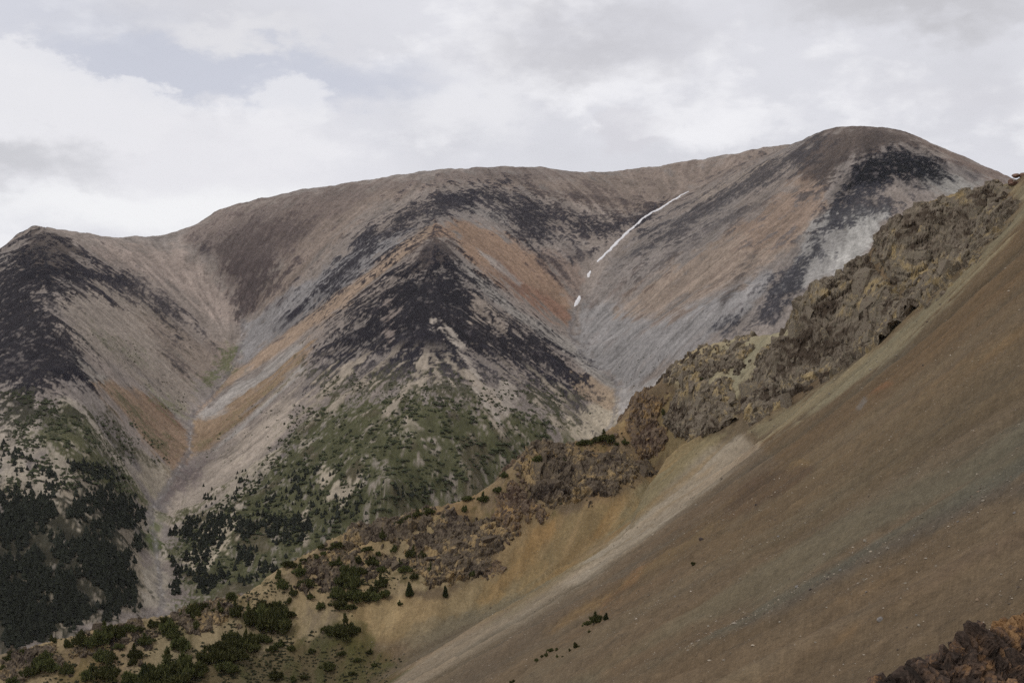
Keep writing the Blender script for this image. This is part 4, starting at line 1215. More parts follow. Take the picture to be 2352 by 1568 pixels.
def conifer_proto(i):
    """a stunted spire fir with a skirt"""
    r = np.random.default_rng(300 + i)
    cs = []; rd = []
    for k in range(7):
        t = k / 6; w = (0.34 if i % 2 else 0.42) * (1 - t) ** 0.8 + 0.05
        cs.append((r.normal() * 0.03, r.normal() * 0.03, 0.12 + 0.8 * t)); rd.append((w, w, 0.13))
        if k < 4:
            an = r.random() * 6.28
            cs.append((math.cos(an) * w * .7, math.sin(an) * w * .7, 0.08 + 0.75 * t)); rd.append((w * .55, w * .55, 0.1))
    f = tuft_cloud(cs, rd, 800, 0.10, 60 + i, NEEDLE_T2, NEEDLE_L2, 0.6)
    crown = mesh_np('crown', *f, LEAF)
    tr = stem_mesh('trunk', [((0, 0, -0.15), (0, 0, 0.95), 0.04, 0.008)])
    return crown, tr


SHRUBS = [shrub_proto(i) for i in range(7)]
FIRS = [conifer_proto(i) for i in range(4)]

# ------------------------------------------------------------------ shrubs and small firs on the near rib and slope
BUSH = [  # u, v of foot, width, height (survey pixels), label key
    # big clump and its neighbours
    (590, 1440, 46, 44, 'A'), (622, 1452, 52, 60, 'A'), (648, 1452, 40, 44, 'A'), (600, 1408, 34, 40, 'A'), (634, 1412, 46, 44, 'A'), (570, 1428, 28, 34, 'A'), (655, 1425, 26, 30, 'A'), (612, 1430, 50, 50, 'A'),
    # column clump
    (800, 1330, 44, 34, 'B'), (785, 1350, 40, 36, 'B'), (815, 1352, 40, 40, 'B'), (778, 1372, 38, 34, 'B'), (812, 1378, 44, 34, 'B'), (840, 1380, 36, 26, 'B'), (862, 1378, 34, 24, 'B'), (884, 1372, 26, 18, 'B'), (780, 1396, 40, 22, 'B'), (826, 1316, 26, 20, 'B'), (800, 1400, 34, 16, 'B'),
    (792, 1462, 46, 40, 'C'), (770, 1458, 34, 26, 'C'), (812, 1458, 30, 30, 'C'), (752, 1452, 26, 18, 'C'),
    # band of dark mounds along the bottom left
    (540, 1418, 30, 34, 'D'), (448, 1420, 40, 50, 'D'), (470, 1400, 28, 22, 'D'), (502, 1408, 36, 20, 'D'), (452, 1446, 26, 22, 'D'), (388, 1456, 38, 42, 'D'), (418, 1496, 46, 36, 'D'), (400, 1470, 26, 20, 'D'),
    (532, 1478, 44, 38, 'E'), (505, 1498, 50, 36, 'E'), (560, 1490, 44, 34, 'E'), (582, 1492, 46, 40, 'E'), (497, 1524, 60, 44, 'E'), (540, 1518, 50, 34, 'E'), (470, 1520, 36, 30, 'E'), (600, 1476, 36, 26, 'E'), (520, 1540, 46, 30, 'E'),
    (386, 1560, 70, 56, 'F'), (425, 1548, 60, 50, 'F'), (350, 1568, 56, 44, 'F'), (455, 1552, 46, 36, 'F'), (400, 1580, 80, 44, 'F'), (330, 1590, 60, 40, 'F'),
    (650, 1352, 24, 34, 'G'), (673, 1368, 20, 18, 'G'), (664, 1384, 18, 14, 'G'), (669, 1416, 34, 16, 'G'), (532, 1378, 24, 20, 'G'), (690, 1322, 32, 24, 'G'), (706, 1344, 34, 22, 'G'), (665, 1302, 34, 20, 'G'), (776, 1298, 30, 16, 'G'), (823, 1294, 28, 18, 'G'),
    (853, 1298, 28, 20, 'G'), (735, 1400, 22, 20, 'G'), (712, 1376, 18, 14, 'G'), (722, 1280, 18, 12, 'G'), (742, 1276, 20, 12, 'G'), (690, 1350, 20, 14, 'G'), (640, 1330, 20, 22, 'G'),
    (783, 1504, 22, 12, 'H'), (753, 1538, 32, 20, 'H'), (635, 1560, 32, 22, 'H'), (671, 1492, 22, 16, 'H'), (624, 1494, 24, 18, 'H'), (645, 1486, 26, 14, 'H'), (673, 1566, 20, 18, 'H'), (720, 1500, 20, 10, 'H'), (820, 1520, 18, 9, 'H'), (860, 1530, 16, 8, 'H'), (700, 1556, 20, 10, 'H'), (810, 1550, 18, 9, 'H'), (850, 1500, 20, 8, 'H'),
    # far left corner of the rib
    (79, 1478, 24, 18, 'I'), (156, 1486, 20, 22, 'I'), (184, 1486, 40, 40, 'I'), (206, 1486, 36, 28, 'I'), (239, 1480, 46, 42, 'I'), (254, 1458, 36, 34, 'I'), (294, 1452, 34, 24, 'I'), (276, 1468, 28, 22, 'I'), (379, 1440, 38, 28, 'I'), (355, 1442, 26, 20, 'I'), (391, 1464, 32, 26, 'I'), (334, 1482, 36, 22, 'I'),
    (230, 1516, 46, 34, 'J'), (254, 1520, 30, 28, 'J'), (309, 1514, 34, 28, 'J'), (88, 1528, 40, 28, 'J'), (108, 1516, 24, 24, 'J'), (110, 1544, 50, 35, 'J'), (75, 1550, 34, 24, 'J'), (151, 1548, 26, 38, 'J'), (197, 1562, 34, 30, 'J'), (248, 1562, 56, 42, 'J'), (301, 1572, 50, 34, 'J'), (333, 1558, 28, 34, 'J'), (51, 1556, 22, 18, 'J'), (26, 1502, 18, 12, 'J'), (8, 1540, 20, 16, 'J'),
    (141, 1458, 20, 14, 'I'), (303, 1526, 22, 18, 'J'), (120, 1475, 18, 14, 'I'), (50, 1500, 16, 10, 'I'), (15, 1518, 22, 14, 'J'), (30, 1570, 30, 18, 'J'), (215, 1540, 20, 14, 'J'), (270, 1490, 24, 16, 'I'), (320, 1450, 24, 14, 'I'), (418, 1412, 18, 10, 'I'), (360, 1410, 22, 10, 'I'),
    # crest shrubs
    (1232, 1064, 34, 18, 'K'), (1156, 1098, 20, 16, 'K'), (1099, 1116, 18, 16, 'K'), (1144, 1130, 20, 14, 'K'), (1109, 1154, 26, 18, 'K'), (1075, 1148, 24, 12, 'K'), (1050, 1150, 20, 10, 'K'), (985, 1176, 30, 12, 'K'), (960, 1186, 34, 14, 'K'), (935, 1196, 24, 14, 'K'), (922, 1204, 20, 12, 'K'), (1067, 1178, 12, 18, 'K'),
    (878, 1242, 16, 22, 'L'), (781, 1254, 40, 14, 'L'), (842, 1266, 34, 14, 'L'), (946, 1280, 24, 24, 'L'), (906, 1268, 22, 16, 'L'), (970, 1282, 16, 18, 'L'), (870, 1278, 14, 12, 'L'), (854, 1298, 26, 18, 'L'), (878, 1312, 22, 16, 'L'), (930, 1314, 28, 20, 'L'), (989, 1316, 16, 20, 'L'), (1051, 1308, 10, 10, 'L'), (1083, 1322, 20, 12, 'L'), (950, 1330, 20, 14, 'L'), (874, 1350, 32, 26, 'L'), (855, 1360, 22, 20, 'L'), (1023, 1372, 14, 24, 'L'), (919, 1300, 14, 14, 'L'), (760, 1262, 18, 10, 'L'), (735, 1262, 20, 12, 'L'),
    (940, 1368, 20, 28, 'M'), (918, 1392, 12, 10, 'L'), (700, 1290, 20, 10, 'L'),
    (1343, 1022, 34, 16, 'N'), (1387, 1012, 34, 20, 'N'), (1402, 1016, 26, 18, 'N'), (1372, 1016, 24, 14, 'N'), (1416, 1024, 12, 10, 'N'), (1436, 1022, 18, 12, 'N'), (1354, 1114, 16, 10, 'N'), (1252, 1094, 10, 8, 'N'), (1296, 1062, 12, 8, 'N'),
    (1523, 952, 12, 14, 'O'), (1615, 874, 14, 11, 'P'), (1798, 818, 18, 10, 'Q'),
    # on the open scree
    (1368, 1430, 32, 20, 'R'), (1350, 1436, 24, 14, 'R'), (1392, 1424, 12, 16, 'S'), (1353, 1452, 8, 6, 'T'), (1322, 1488, 14, 15, 'T'), (1264, 1496, 15, 10, 'T'), (1278, 1494, 7, 8, 'T'), (1254, 1508, 9, 12, 'T'), (1244, 1510, 7, 9, 'T'), (1233, 1520, 10, 11, 'T'), (1279, 1510, 6, 7, 'T'), (1308, 1496, 7, 8, 'T'), (1175, 1570, 16, 11, 'U'), (1592, 1298, 11, 9, 'V'), (1338, 1438, 6, 4, 'T'), (1292, 1508, 6, 4, 'T'),
]
BLAB = {
    'A': ('dark green dwarf conifer in the largest clump on the buff soil, lower left', 'largest conifer clump'),
    'B': ('dark dwarf conifer in the tall clump left of the pale bare fan', 'tall conifer clump'),
    'C': ('rounded green shrub in the small clump at the foot of the pale bare fan', 'shrubs at the foot of the pale fan'),
    'D': ('dark dwarf conifer between grey rocks below the left stream gully', 'dwarf conifers below the gully'),
    'E': ('dark green mound in the long shrub band below the largest clump', 'long shrub band'),
    'F': ('dark spreading conifer on the bottom edge, lower left', 'conifers on the bottom edge'),
    'G': ('small dwarf conifer scattered over the buff soil beside the largest clump', 'scattered dwarf conifers'),
    'H': ('low shrub in the dry brown grass at the bottom edge', 'shrubs in the dry grass'),
    'I': ('dwarf conifer along the rib crest in the far left corner', 'conifers on the left crest'),
    'J': ('dwarf conifer on the sandy slope in the bottom left corner', 'conifers in the left corner'),
    'K': ('low green shrub on the rib crest left of the purple-grey outcrop', 'crest shrubs'),
    'L': ('small dark shrub among the grey rocks left of the ochre fans', 'shrubs among the grey rocks'),
    'M': ('single small fir on the ochre scree beside the tall conifer clump', None),
    'N': ('dark shrub on the saddle of the rib below the right stream gully', 'shrubs on the rib saddle'),
    'O': ('single dark shrub on the small orange-brown outcrop', None),
    'P': ('single dark shrub between the two pointed rock spires', None),
    'Q': ('single dark shrub at the left edge of the largest crag', None),
    'R': ('dark spreading bush alone on the open brown scree, lower centre', 'spreading bush pair on the scree'),
    'S': ('yellow-green tuft just right of the dark spreading bush on the scree', None),
    'T': ('small green tuft in the loose row below the spreading bush on the scree', 'row of tufts on the scree'),
    'U': ('brownish low bush on the scree at the bottom edge, centre', None),
    'V': ('small dark cushion plant on the scree below the single dark boulder', None),
}
prnd = random.Random(5)
nb = 0
for (u, v, w, h, key) in BUSH:
    p = first_hit(near_z, 60, 545, 0.4, u, v)
    if p is None:
        continue
    sc = p[1] / FPX
    fir = key == 'M' or (h > w * 1.15 and prnd.random() < 0.35)
    fol, st = (FIRS if fir else SHRUBS)[nb % (4 if fir else 7)]
    name = 'fir_tree' if fir else 'shrub'
    rw = w * sc * 0.5
    root = bpy.data.objects.new(name, None); COL.objects.link(root)
    root.location = (p[0], p[1], p[2] - 0.05 * h * sc); root.rotation_euler = (0, prnd.uniform(-.12, .12), prnd.uniform(0, 6.28))
    root.scale = (rw * 1.15, rw * 1.05, h * sc * 1.05) if not fir else (rw * 2.2, rw * 2.2, h * sc * 1.1)
    lab, grp = BLAB[key]
    root['label'] = lab; root['category'] = 'tree' if fir else 'shrub'
    if grp:
        root['group'] = grp
    put(fol, 'crown' if fir else 'foliage', parent=root); put(st, 'trunk' if fir else 'stem', parent=root)
    nb += 1

# ------------------------------------------------------------------ far firs and dwarf shrubs
def low_fir(seed):
    """far spire: four ragged skirts, unit height"""
    r = np.random.default_rng(seed); co = []; ff = []; lt = []; tn = []
    tiers = 4; n = 7
    for k in range(tiers):
        t = k / tiers; w = 0.30 * (1 - t) ** 0.85 + 0.05; z0 = 0.02 + 0.72 * t; z1 = min(1.0, z0 + 0.42)
        b = len(co)
        for j in range(n):
            an = (j + r.random() * .5) * 6.283 / n; rr = w * (0.6 + 0.7 * r.random())
            co.append((rr * math.cos(an), rr * math.sin(an), z0 + r.normal() * 0.03))
        co.append((r.normal() * .02, r.normal() * .02, z1))
        for j in range(n):
            ff += [b + j, b + (j + 1) % n, b + n]; lt.append(3)
        g = 0.75 + 0.5 * r.random()
        tn += [np.array([0.016, 0.0175, 0.0115]) * g] * (n + 1)
    return np.array(co), np.array(ff), np.array(lt), np.array(tn)


def low_shrub(seed):
    r = np.random.default_rng(seed); co = []; ff = []; lt = []; tn = []
    for k in range(3):
        cx, cy = r.normal() * .35, r.normal() * .35; rr = .3 + .3 * r.random(); hh = .35 + .5 * r.random(); b = len(co)
        for j in range(6):
            an = (j + r.random() * .6) * 1.047
            co.append((cx + rr * math.cos(an) * (0.7 + .6 * r.random()), cy + rr * math.sin(an) * (0.7 + .6 * r.random()), -0.15))
        co.append((cx + .1 * r.normal(), cy + .1 * r.normal(), hh))
        for j in range(6):
            ff += [b + j, b + (j + 1) % 6, b + 6]; lt.append(3)
        tn += [np.array([0.032, 0.035, 0.016]) * (0.7 + .6 * r.random())] * 7
    return np.array(co), np.array(ff), np.array(lt), np.array(tn)


LF = [low_fir(i) for i in range(6)]; LS = [low_shrub(i) for i in range(6)]
LFM = [mesh_np('fir', c, f, l, t, LEAF) for c, f, l, t in LF]


def far_hits(u, v):
    """first meeting with the mountain for arrays of surveyed points"""
    d = np.arange(950, 2300, 4.0); out = []
    for uu, vv in zip(u, v):
        a = (uu - 1176) / FPX; k = (784 - vv) / FPX
        j = np.argmax(far_z(a * d, d) >= k * d)
        out.append(d[j] if j > 0 else 0)
    return np.array(out)


def near_top(u):
    """row of the rib skyline at a column, so that nothing is planted out of sight"""
    return np.interp(u, [q[0] for q in CREST[::-1]], [q[1] for q in CREST[::-1]])


def sow(poly, n, seed, clump=0.0, sc=14.0):
    r = np.random.default_rng(seed); P = np.array(poly, float)
    u = r.uniform(P[:, 0].min(), P[:, 0].max(), n * 6); v = r.uniform(P[:, 1].min(), P[:, 1].max(), n * 6)
    ok = (poly_sd(u, v, P) > r.normal(0, 6, len(u))) & (v < near_top(u) + 12)
    if clump:
        ok &= fbm(u / sc, v / sc, 3, seed) + r.normal(0, 0.05, len(u)) > clump
    u = u[ok][:n]; v = v[ok][:n]
    d = far_hits(u, v); k = d > 0
    x = (u - 1176) / FPX * d
    return np.stack([x, d, far_z(x, np.maximum(d, 600))], 1)[k], u[k], v[k]


SOW = [  # polygon, count, clumping, height range, label of the ones nearest the viewer, group
    ([(-20, 1190), (60, 1150), (150, 1140), (240, 1150), (300, 1200), (335, 1260), (300, 1290), (315, 1400), (230, 1430), (-20, 1500)], 2300, 0.42, (4.2, 8), 'dark fir in the dense forest on the lower left mountainside', 'dense left forest'),
    ([(150, 1060), (250, 1080), (330, 1180), (340, 1260), (300, 1240), (200, 1150)], 300, 0.45, (4, 7.5), 'dark fir at the upper right edge of the left forest by the stream', 'forest edge by the stream'),
    ([(-10, 1020), (90, 1060), (150, 1120), (60, 1160), (-10, 1180)], 120, 0.5, (4, 7), 'scattered small fir above the left forest', 'firs above the left forest'),
    ([(385, 1230), (440, 1190), (500, 1180), (560, 1200), (640, 1180), (700, 1200), (760, 1220), (640, 1300), (550, 1350), (400, 1370)], 600, 0.45, (4, 8), 'dark fir on the foot of the middle spur right of the stream', 'firs on the spur foot'),
    ([(420, 1160), (600, 1060), (800, 1080), (900, 1120), (1000, 1130), (760, 1210), (560, 1200)], 240, 0.5, (3, 6), 'small fir scattered over the green lower spur', 'firs on the green spur'),
]
ALLT = []
for i, (poly, n, cl, hr, lab, grp) in enumerate(SOW):
    pts, u, v = sow(poly, n, 70 + i, cl, 40.0)
    r = np.random.default_rng(90 + i)
    for p in pts:
        ALLT.append((p, r.uniform(*hr) * (0.75 + 0.5 * r.random()), i, r.random() * 6.28, int(r.integers(6)), r.uniform(0.85, 1.5)))
ALLT.sort(key=lambda t: -t[1] / t[0][1])
_c = 0; _a = []; _b = []
for t in ALLT:
    _c += t[2] == 0
    (_b if (t[2] == 0 and _c > 130) or len(_a) >= 300 else _a).append(t)
ALLT = _a + _b


def join_copies(protos, items):
    """items: (x, y, z, sx, sz, rot, which)"""
    co = []; ff = []; lt = []; tn = []; base = 0
    for (x, y, z, sx, sz, ro, wh) in items:
        c, f, l, t = protos[wh]
        cs, sn = math.cos(ro), math.sin(ro)
        q = np.empty_like(c); q[:, 0] = (c[:, 0] * cs - c[:, 1] * sn) * sx + x; q[:, 1] = (c[:, 0] * sn + c[:, 1] * cs) * sx + y; q[:, 2] = c[:, 2] * sz + z
        co.append(q); ff.append(f + base); lt.append(l); tn.append(t * (0.75 + 0.5 * ((x * 12.9 + y * 7.3) % 1.0))); base += len(c)
    return np.concatenate(co), np.concatenate(ff), np.concatenate(lt), np.concatenate(tn)


for (p, hgt, i, ro, wh, fat) in ALLT[:300]:
    lab, grp = SOW[i][4], SOW[i][5]
    uu, vv = UV(p[0], p[1], p[2])
    if i == 0:
        row = 'upper' if vv < 1260 else ('middle' if vv < 1360 else 'lowest')
        col_ = 'at the left picture edge' if uu < 90 else ('halfway to the stream' if uu < 200 else 'on the side nearest the stream')
        lab = f'dark fir in the {row} dense left forest, {col_}'; grp = f'dense left forest, {row} part, {col_}'
    elif i == 3:
        col_ = 'closest to the stream' if uu < 470 else ('mid way along the spur foot' if uu < 580 else 'near the rib crest')
        row = 'upper' if vv < 1270 else 'lower'
        lab = f'dark fir in the {row} middle spur stand, {col_}'; grp = f'spur foot firs, {row} stand, {col_}'
    put(LFM[wh], 'fir_tree', (p[0], p[1], p[2] - 0.2), None, ro, (hgt * fat, hgt * fat, hgt), label=lab, category='tree', group=grp)
rest = [(p[0], p[1], p[2] - 0.2, hgt * fat, hgt, ro, wh) for (p, hgt, i, ro, wh, fat) in ALLT[300:]]
put(mesh_np('forest', *join_copies(LF, rest), LEAF), 'forest', kind='stuff', label='dark fir wood covering the lower mountainside')

MATS = [
    ([(640, 1020), (700, 950), (860, 900), (1000, 910), (1180, 930), (1280, 970), (1290, 1000), (1180, 1080), (1100, 1140), (900, 1200), (760, 1250), (600, 1240), (480, 1180), (600, 1070)], 1500, 0.47, (1.8, 4.6)),
    ([(560, 1130), (640, 1010), (700, 900), (720, 960), (640, 1080), (520, 1170)], 260, 0.44, (1.5, 3.0)),
    ([(740, 860), (900, 850), (1200, 870), (1300, 910), (1280, 970), (1000, 920), (740, 910)], 420, 0.5, (1.5, 3.2)),
    ([(0, 900), (120, 900), (240, 1020), (340, 1150), (200, 1120), (0, 1130)], 900, 0.45, (1.8, 4.0)),
    ([(210, 930), (300, 960), (400, 1060), (330, 1080), (240, 1040)], 220, 0.47, (1.5, 3.2)),
    ([(200, 760), (330, 800), (430, 920), (400, 960), (300, 880)], 160, 0.5, (1.0, 2.0)),
    ([(450, 1040), (600, 900), (700, 840), (640, 980), (520, 1080)], 90, 0.45, (1.0, 2.0)),
    ([(400, 1240), (520, 1180), (700, 1180), (740, 1230), (560, 1340), (420, 1340)], 300, 0.42, (2.0, 4.0)),
    ([(1300, 880), (1400, 900), (1410, 960), (1320, 990)], 40, 0.4, (0.9, 1.8)),
    ([(1400, 780), (1560, 800), (1500, 900), (1420, 880)], 50, 0.4, (0.8, 1.6)),
]
items = []
for i, (poly, n, cl, hr) in enumerate(MATS):
    pts, u, v = sow(poly, n, 170 + i, cl, 26.0); r = np.random.default_rng(190 + i)
    for p in pts:
        w_ = r.uniform(*hr) * (0.6 + 0.8 * r.random())
        items.append((p[0], p[1], p[2], w_, w_ * r.uniform(.45, .8), r.random() * 6.28, int(r.integers(6))))
put(mesh_np('dwarf_shrubs', *join_copies(LS, items), LEAF), 'dwarf_shrubs', kind='stuff', label='dwarf shrub mats dotted over the green spurs')

# low cushions and heath on the near rib
r_ = np.random.default_rng(55); items = []
for poly, n, hr, cl in (([(-40, 1500), (110, 1462), (400, 1392), (560, 1352), (650, 1292), (770, 1212), (960, 1166), (1060, 1190), (1130, 1260), (1060, 1330), (940, 1350), (860, 1360), (780, 1470), (600, 1568), (-40, 1600)], 1500, (0.35, 1.1), 0.5),
                        ([(420, 1568), (560, 1500), (700, 1470), (800, 1470), (860, 1500), (930, 1520), (880, 1580), (700, 1620), (400, 1620)], 700, (0.3, 0.8), 0.44),
                        ([(1150, 1090), (1250, 1010), (1420, 990), (1500, 1060), (1400, 1140), (1270, 1170)], 160, (0.3, 0.8), 0.5),
                        ([(1230, 1420), (1420, 1400), (1380, 1480), (1220, 1540)], 40, (0.2, 0.5), 0.45)):
    P = np.array(poly, float)
    u = r_.uniform(P[:, 0].min(), P[:, 0].max(), n * 5); v = r_.uniform(P[:, 1].min(), P[:, 1].max(), n * 5)
    ok = (poly_sd(u, v, P) > 0) & (fbm(u / 30, v / 30, 3, 4) > cl)
    for uu, vv in list(zip(u[ok], v[ok]))[:n]:
        p = first_hit(near_z, 250, 520, 1.0, uu, vv)
        if p is not None:
            w_ = r_.uniform(*hr)
            items.append((p[0], p[1], p[2], w_, w_ * r_.uniform(.4, .7), r_.random() * 6.28, int(r_.integers(6))))
put(mesh_np('heath', *join_copies(LS, items), LEAF), 'heath', kind='stuff', label='low heath cushions dotted over the rib')

# ------------------------------------------------------------------ snow in the right gully
SNOWM = bpy.data.materials.new('old_snow'); SNOWM.use_nodes = True
_n = SNOWM.node_tree; _b = _n.nodes['Principled BSDF']; _t = _n.nodes.new('ShaderNodeTexNoise'); _r = _n.nodes.new('ShaderNodeValToRGB')
_t.inputs['Scale'].default_value = 0.35; _t.inputs['Detail'].default_value = 6
_r.color_ramp.elements[0].position = 0.3; _r.color_ramp.elements[0].color = (0.58, 0.56, 0.55, 1)
_r.color_ramp.elements[1].position = 0.6; _r.color_ramp.elements[1].color = (0.84, 0.83, 0.84, 1)
_n.links.new(_t.outputs[0], _r.inputs[0]); _n.links.new(_r.outputs[0], _b.inputs['Base Color'])
_b.inputs['Roughness'].default_value = 0.7


def snow_strip(line, label, seed):
    """line: (u, v, half-width in survey pixels)"""
    r = np.random.default_rng(seed)
    L_ = np.array(line, float); seg = np.hypot(np.diff(L_[:, 0]), np.diff(L_[:, 1])); t = np.concatenate([[0], np.cumsum(seg)])
    n = max(6, int(t[-1] / 4)); tt = np.linspace(0, t[-1], n)
    u = np.interp(tt, t, L_[:, 0]) + r.normal(0, .5, n); v = np.interp(tt, t, L_[:, 1]); w = np.interp(tt, t, L_[:, 2]) * (0.55 + 0.4 * r.random(n))
    d = far_hits(u, v) if v.max() > 480 else np.array([q if q > 0 else 2300 for q in far_hits(u, v)])
    gd = np.interp(v, [q[1] for q in GULLY_R], [q[2] for q in GULLY_R])
    d = np.where(np.abs(d - gd) < 120, d, gd)
    d = np.convolve(np.pad(d, 3, mode='edge'), np.ones(7) / 7, 'valid')
    x = (u - 1176) / FPX * d
    hw = w * d / FPX
    tx = np.gradient(x); ty = np.gradient(d); ln = np.hypot(tx, ty); nx, ny = -ty / ln, tx / ln
    co = []; m = 7
    for i in range(n):
        for j in range(m):
            q = -1 + 2 * j / (m - 1)
            jw = 1.25 * (0.75 + 0.5 * r.random())
            px, py = x[i] + nx[i] * hw[i] * q * jw, d[i] + ny[i] * hw[i] * q * jw
            z = float(far_z(np.array([px]), np.array([py]))[0])
            hgt = 1.3 * (1 - q * q) ** 0.5 + 0.1 if abs(q) < 1 else -0.8
            if i in (0, n - 1):
                hgt = -0.8
            co.append((px, py, z + hgt))
    idx = np.arange(n * m).reshape(n, m)
    f = np.stack([idx[:-1, :-1], idx[:-1, 1:], idx[1:, 1:], idx[1:, :-1]], -1).reshape(-1)
    me = mesh_np('snow_patch', co, f, np.full(len(f) // 4, 4), None, SNOWM, True)
    put(me, 'snow_patch', label=label, category='snow')


snow_strip([(1584, 438, 1.5), (1560, 452, 3.0), (1525, 474, 3.2), (1500, 488, 4), (1470, 510, 4.6), (1440, 535, 4.6), (1415, 560, 4.6), (1395, 580, 4), (1370, 606, 2.5)], 'long thin white snow strip curving down the upper right gully', 1)
snow_strip([(1357, 620, 2.5), (1354, 631, 4.5), (1349, 642, 2.5)], 'small middle snow patch just below the long snow strip', 2)
snow_strip([(1333, 676, 2.5), (1329, 690, 5), (1322, 706, 3.5), (1319, 712, 2)], 'lowest snow patch in the right gully above the stream', 3)

# ------------------------------------------------------------------ boulders and stones on the scree
def boulder_mesh(seed):
    r = np.random.default_rng(seed)
    import bmesh
    bm = bmesh.new(); bmesh.ops.create_icosphere(bm, subdivisions=2, radius=1.0)
    pl = [(lambda n: n / np.linalg.norm(n))(r.normal(size=3)) for _ in range(9)]; ds = [0.55 + 0.35 * r.random() for _ in pl]
    for v in bm.verts:
        p = np.array(v.co)
        for n, dd in zip(pl, ds):
            e = p @ n - dd
            if e > 0:
                p = p - n * e
        v.co = p * (1, 0.8, 0.65) + r.normal(size=3) * 0.015
    bm.faces.ensure_lookup_table()
    me = bpy.data.meshes.new('boulder'); bm.to_mesh(me); bm.free()
    return me


def stone_mat(name, c):
    m = bpy.data.materials.new(name); m.use_nodes = True
    nt = m.node_tree; b = nt.nodes['Principled BSDF']
    n = nt.nodes.new('ShaderNodeTexNoise'); n.inputs['Scale'].default_value = 2.5; n.inputs['Detail'].default_value = 6
    cr = nt.nodes.new('ShaderNodeValToRGB')
    cr.color_ramp.elements[0].position = 0.3; cr.color_ramp.elements[0].color = tuple(np.asarray(c) * 0.6) + (1,)
    cr.color_ramp.elements[1].position = 0.7; cr.color_ramp.elements[1].color = tuple(np.asarray(c) * 1.25) + (1,)
    nt.links.new(n.outputs[0], cr.inputs[0]); nt.links.new(cr.outputs[0], b.inputs['Base Color'])
    b.inputs['Roughness'].default_value = 0.9
    return m


BM = [boulder_mesh(i) for i in range(5)]
BMAT = {'pale': stone_mat('pale_boulder', ph(130, 120, 104)), 'dark': stone_mat('dark_boulder', ph(70, 60, 54)), 'grey': stone_mat('grey_boulder', ph(116, 110, 104))}
BMESH = {}
for k, m in BMAT.items():
    for i, me in enumerate(BM):
        q = me.copy(); q.materials.append(m); BMESH[k, i] = q
BOUL = [(1611, 1240, 13, 'dark', 'single dark boulder on the brown scree, right of centre'),
        (1987, 1244, 11, 'pale', 'pale angular boulder high on the grey-green scree band'), (1894, 1274, 10, 'pale', 'pale boulder left of the highest one on the grey-green band'),
        (2039, 1262, 10, 'pale', 'flat pale boulder right of the highest one on the grey-green band'), (1830, 1349, 9, 'grey', 'grey boulder in the dark stony streak mid slope'),
        (1861, 1355, 9, 'dark', 'dark boulder in the stony streak mid slope'), (2022, 1426, 17, 'grey', 'largest grey boulder on the lower right scree'),
        (2111, 1438, 10, 'pale', 'pale slab above the dark rock knob'), (2105, 1413, 7, 'grey', 'small grey boulder above the pale slab near the knob'),
        (2228, 1424, 12, 'dark', 'dark round boulder perched on the rock knob'), (2241, 1424, 8, 'dark', 'smaller dark boulder beside the round one on the knob'),
        (1760, 1402, 7, 'pale', None), (1791, 1429, 8, 'pale', None), (1627, 1439, 7, 'pale', None), (1948, 1170, 6, 'pale', None), (2258, 1153, 9, 'pale', None), (2179, 1085, 7, 'pale', None), (1788, 1232, 7, 'grey', None), (1737, 1160, 8, 'dark', None),
        (1873, 1476, 6, 'pale', None), (1662, 1517, 7, 'pale', None), (1580, 1494, 6, 'pale', None), (2150, 1300, 6, 'pale', None), (2290, 1250, 6, 'pale', None), (2200, 1200, 7, 'grey', None), (2100, 1230, 6, 'grey', None), (2330, 1180, 8, 'grey', None),
        (2080, 1340, 6, 'pale', None), (1990, 1360, 6, 'grey', None), (1930, 1310, 7, 'grey', None), (1900, 1330, 6, 'dark', None), (1700, 1330, 6, 'pale', None), (1550, 1370, 6, 'grey', None), (2300, 1320, 7, 'pale', None),
        (2130, 740, 6, 'dark', None), (2060, 818, 6, 'pale', None), (2015, 832, 6, 'pale', None), (2000, 850, 7, 'pale', None), (1960, 862, 5, 'pale', None), (2180, 690, 5, 'pale', None), (1905, 905, 5, 'grey', None), (2120, 840, 6, 'dark', None), (2160, 700, 6, 'dark', None)]
for i, (u, v, w, kind, lab) in enumerate(BOUL):
    p = first_hit(near_z, 40, 520, 0.25, u, v)
    if 2220 < u < 2250 and v == 1424:
        p = np.array(W(u, 1432, 53.3))
    if p is None:
        continue
    s_ = w * p[1] / FPX * 0.55
    o = put(BMESH[kind, i % 5], 'boulder', (p[0], p[1], p[2] + s_ * 0.25), None, prnd.uniform(0, 6.28), (s_, s_, s_), category='rock')
    o.rotation_euler = (prnd.uniform(-.4, .4), prnd.uniform(0, .6), prnd.uniform(0, 6.28))
    if lab:
        o['label'] = lab
    else:
        o['label'] = {'pale': 'small pale boulder lying loose on the brown scree slope', 'grey': 'small grey boulder lying loose on the brown scree slope', 'dark': 'small dark boulder lying loose on the brown scree slope'}[kind]
    o['group'] = 'loose boulders on the scree'


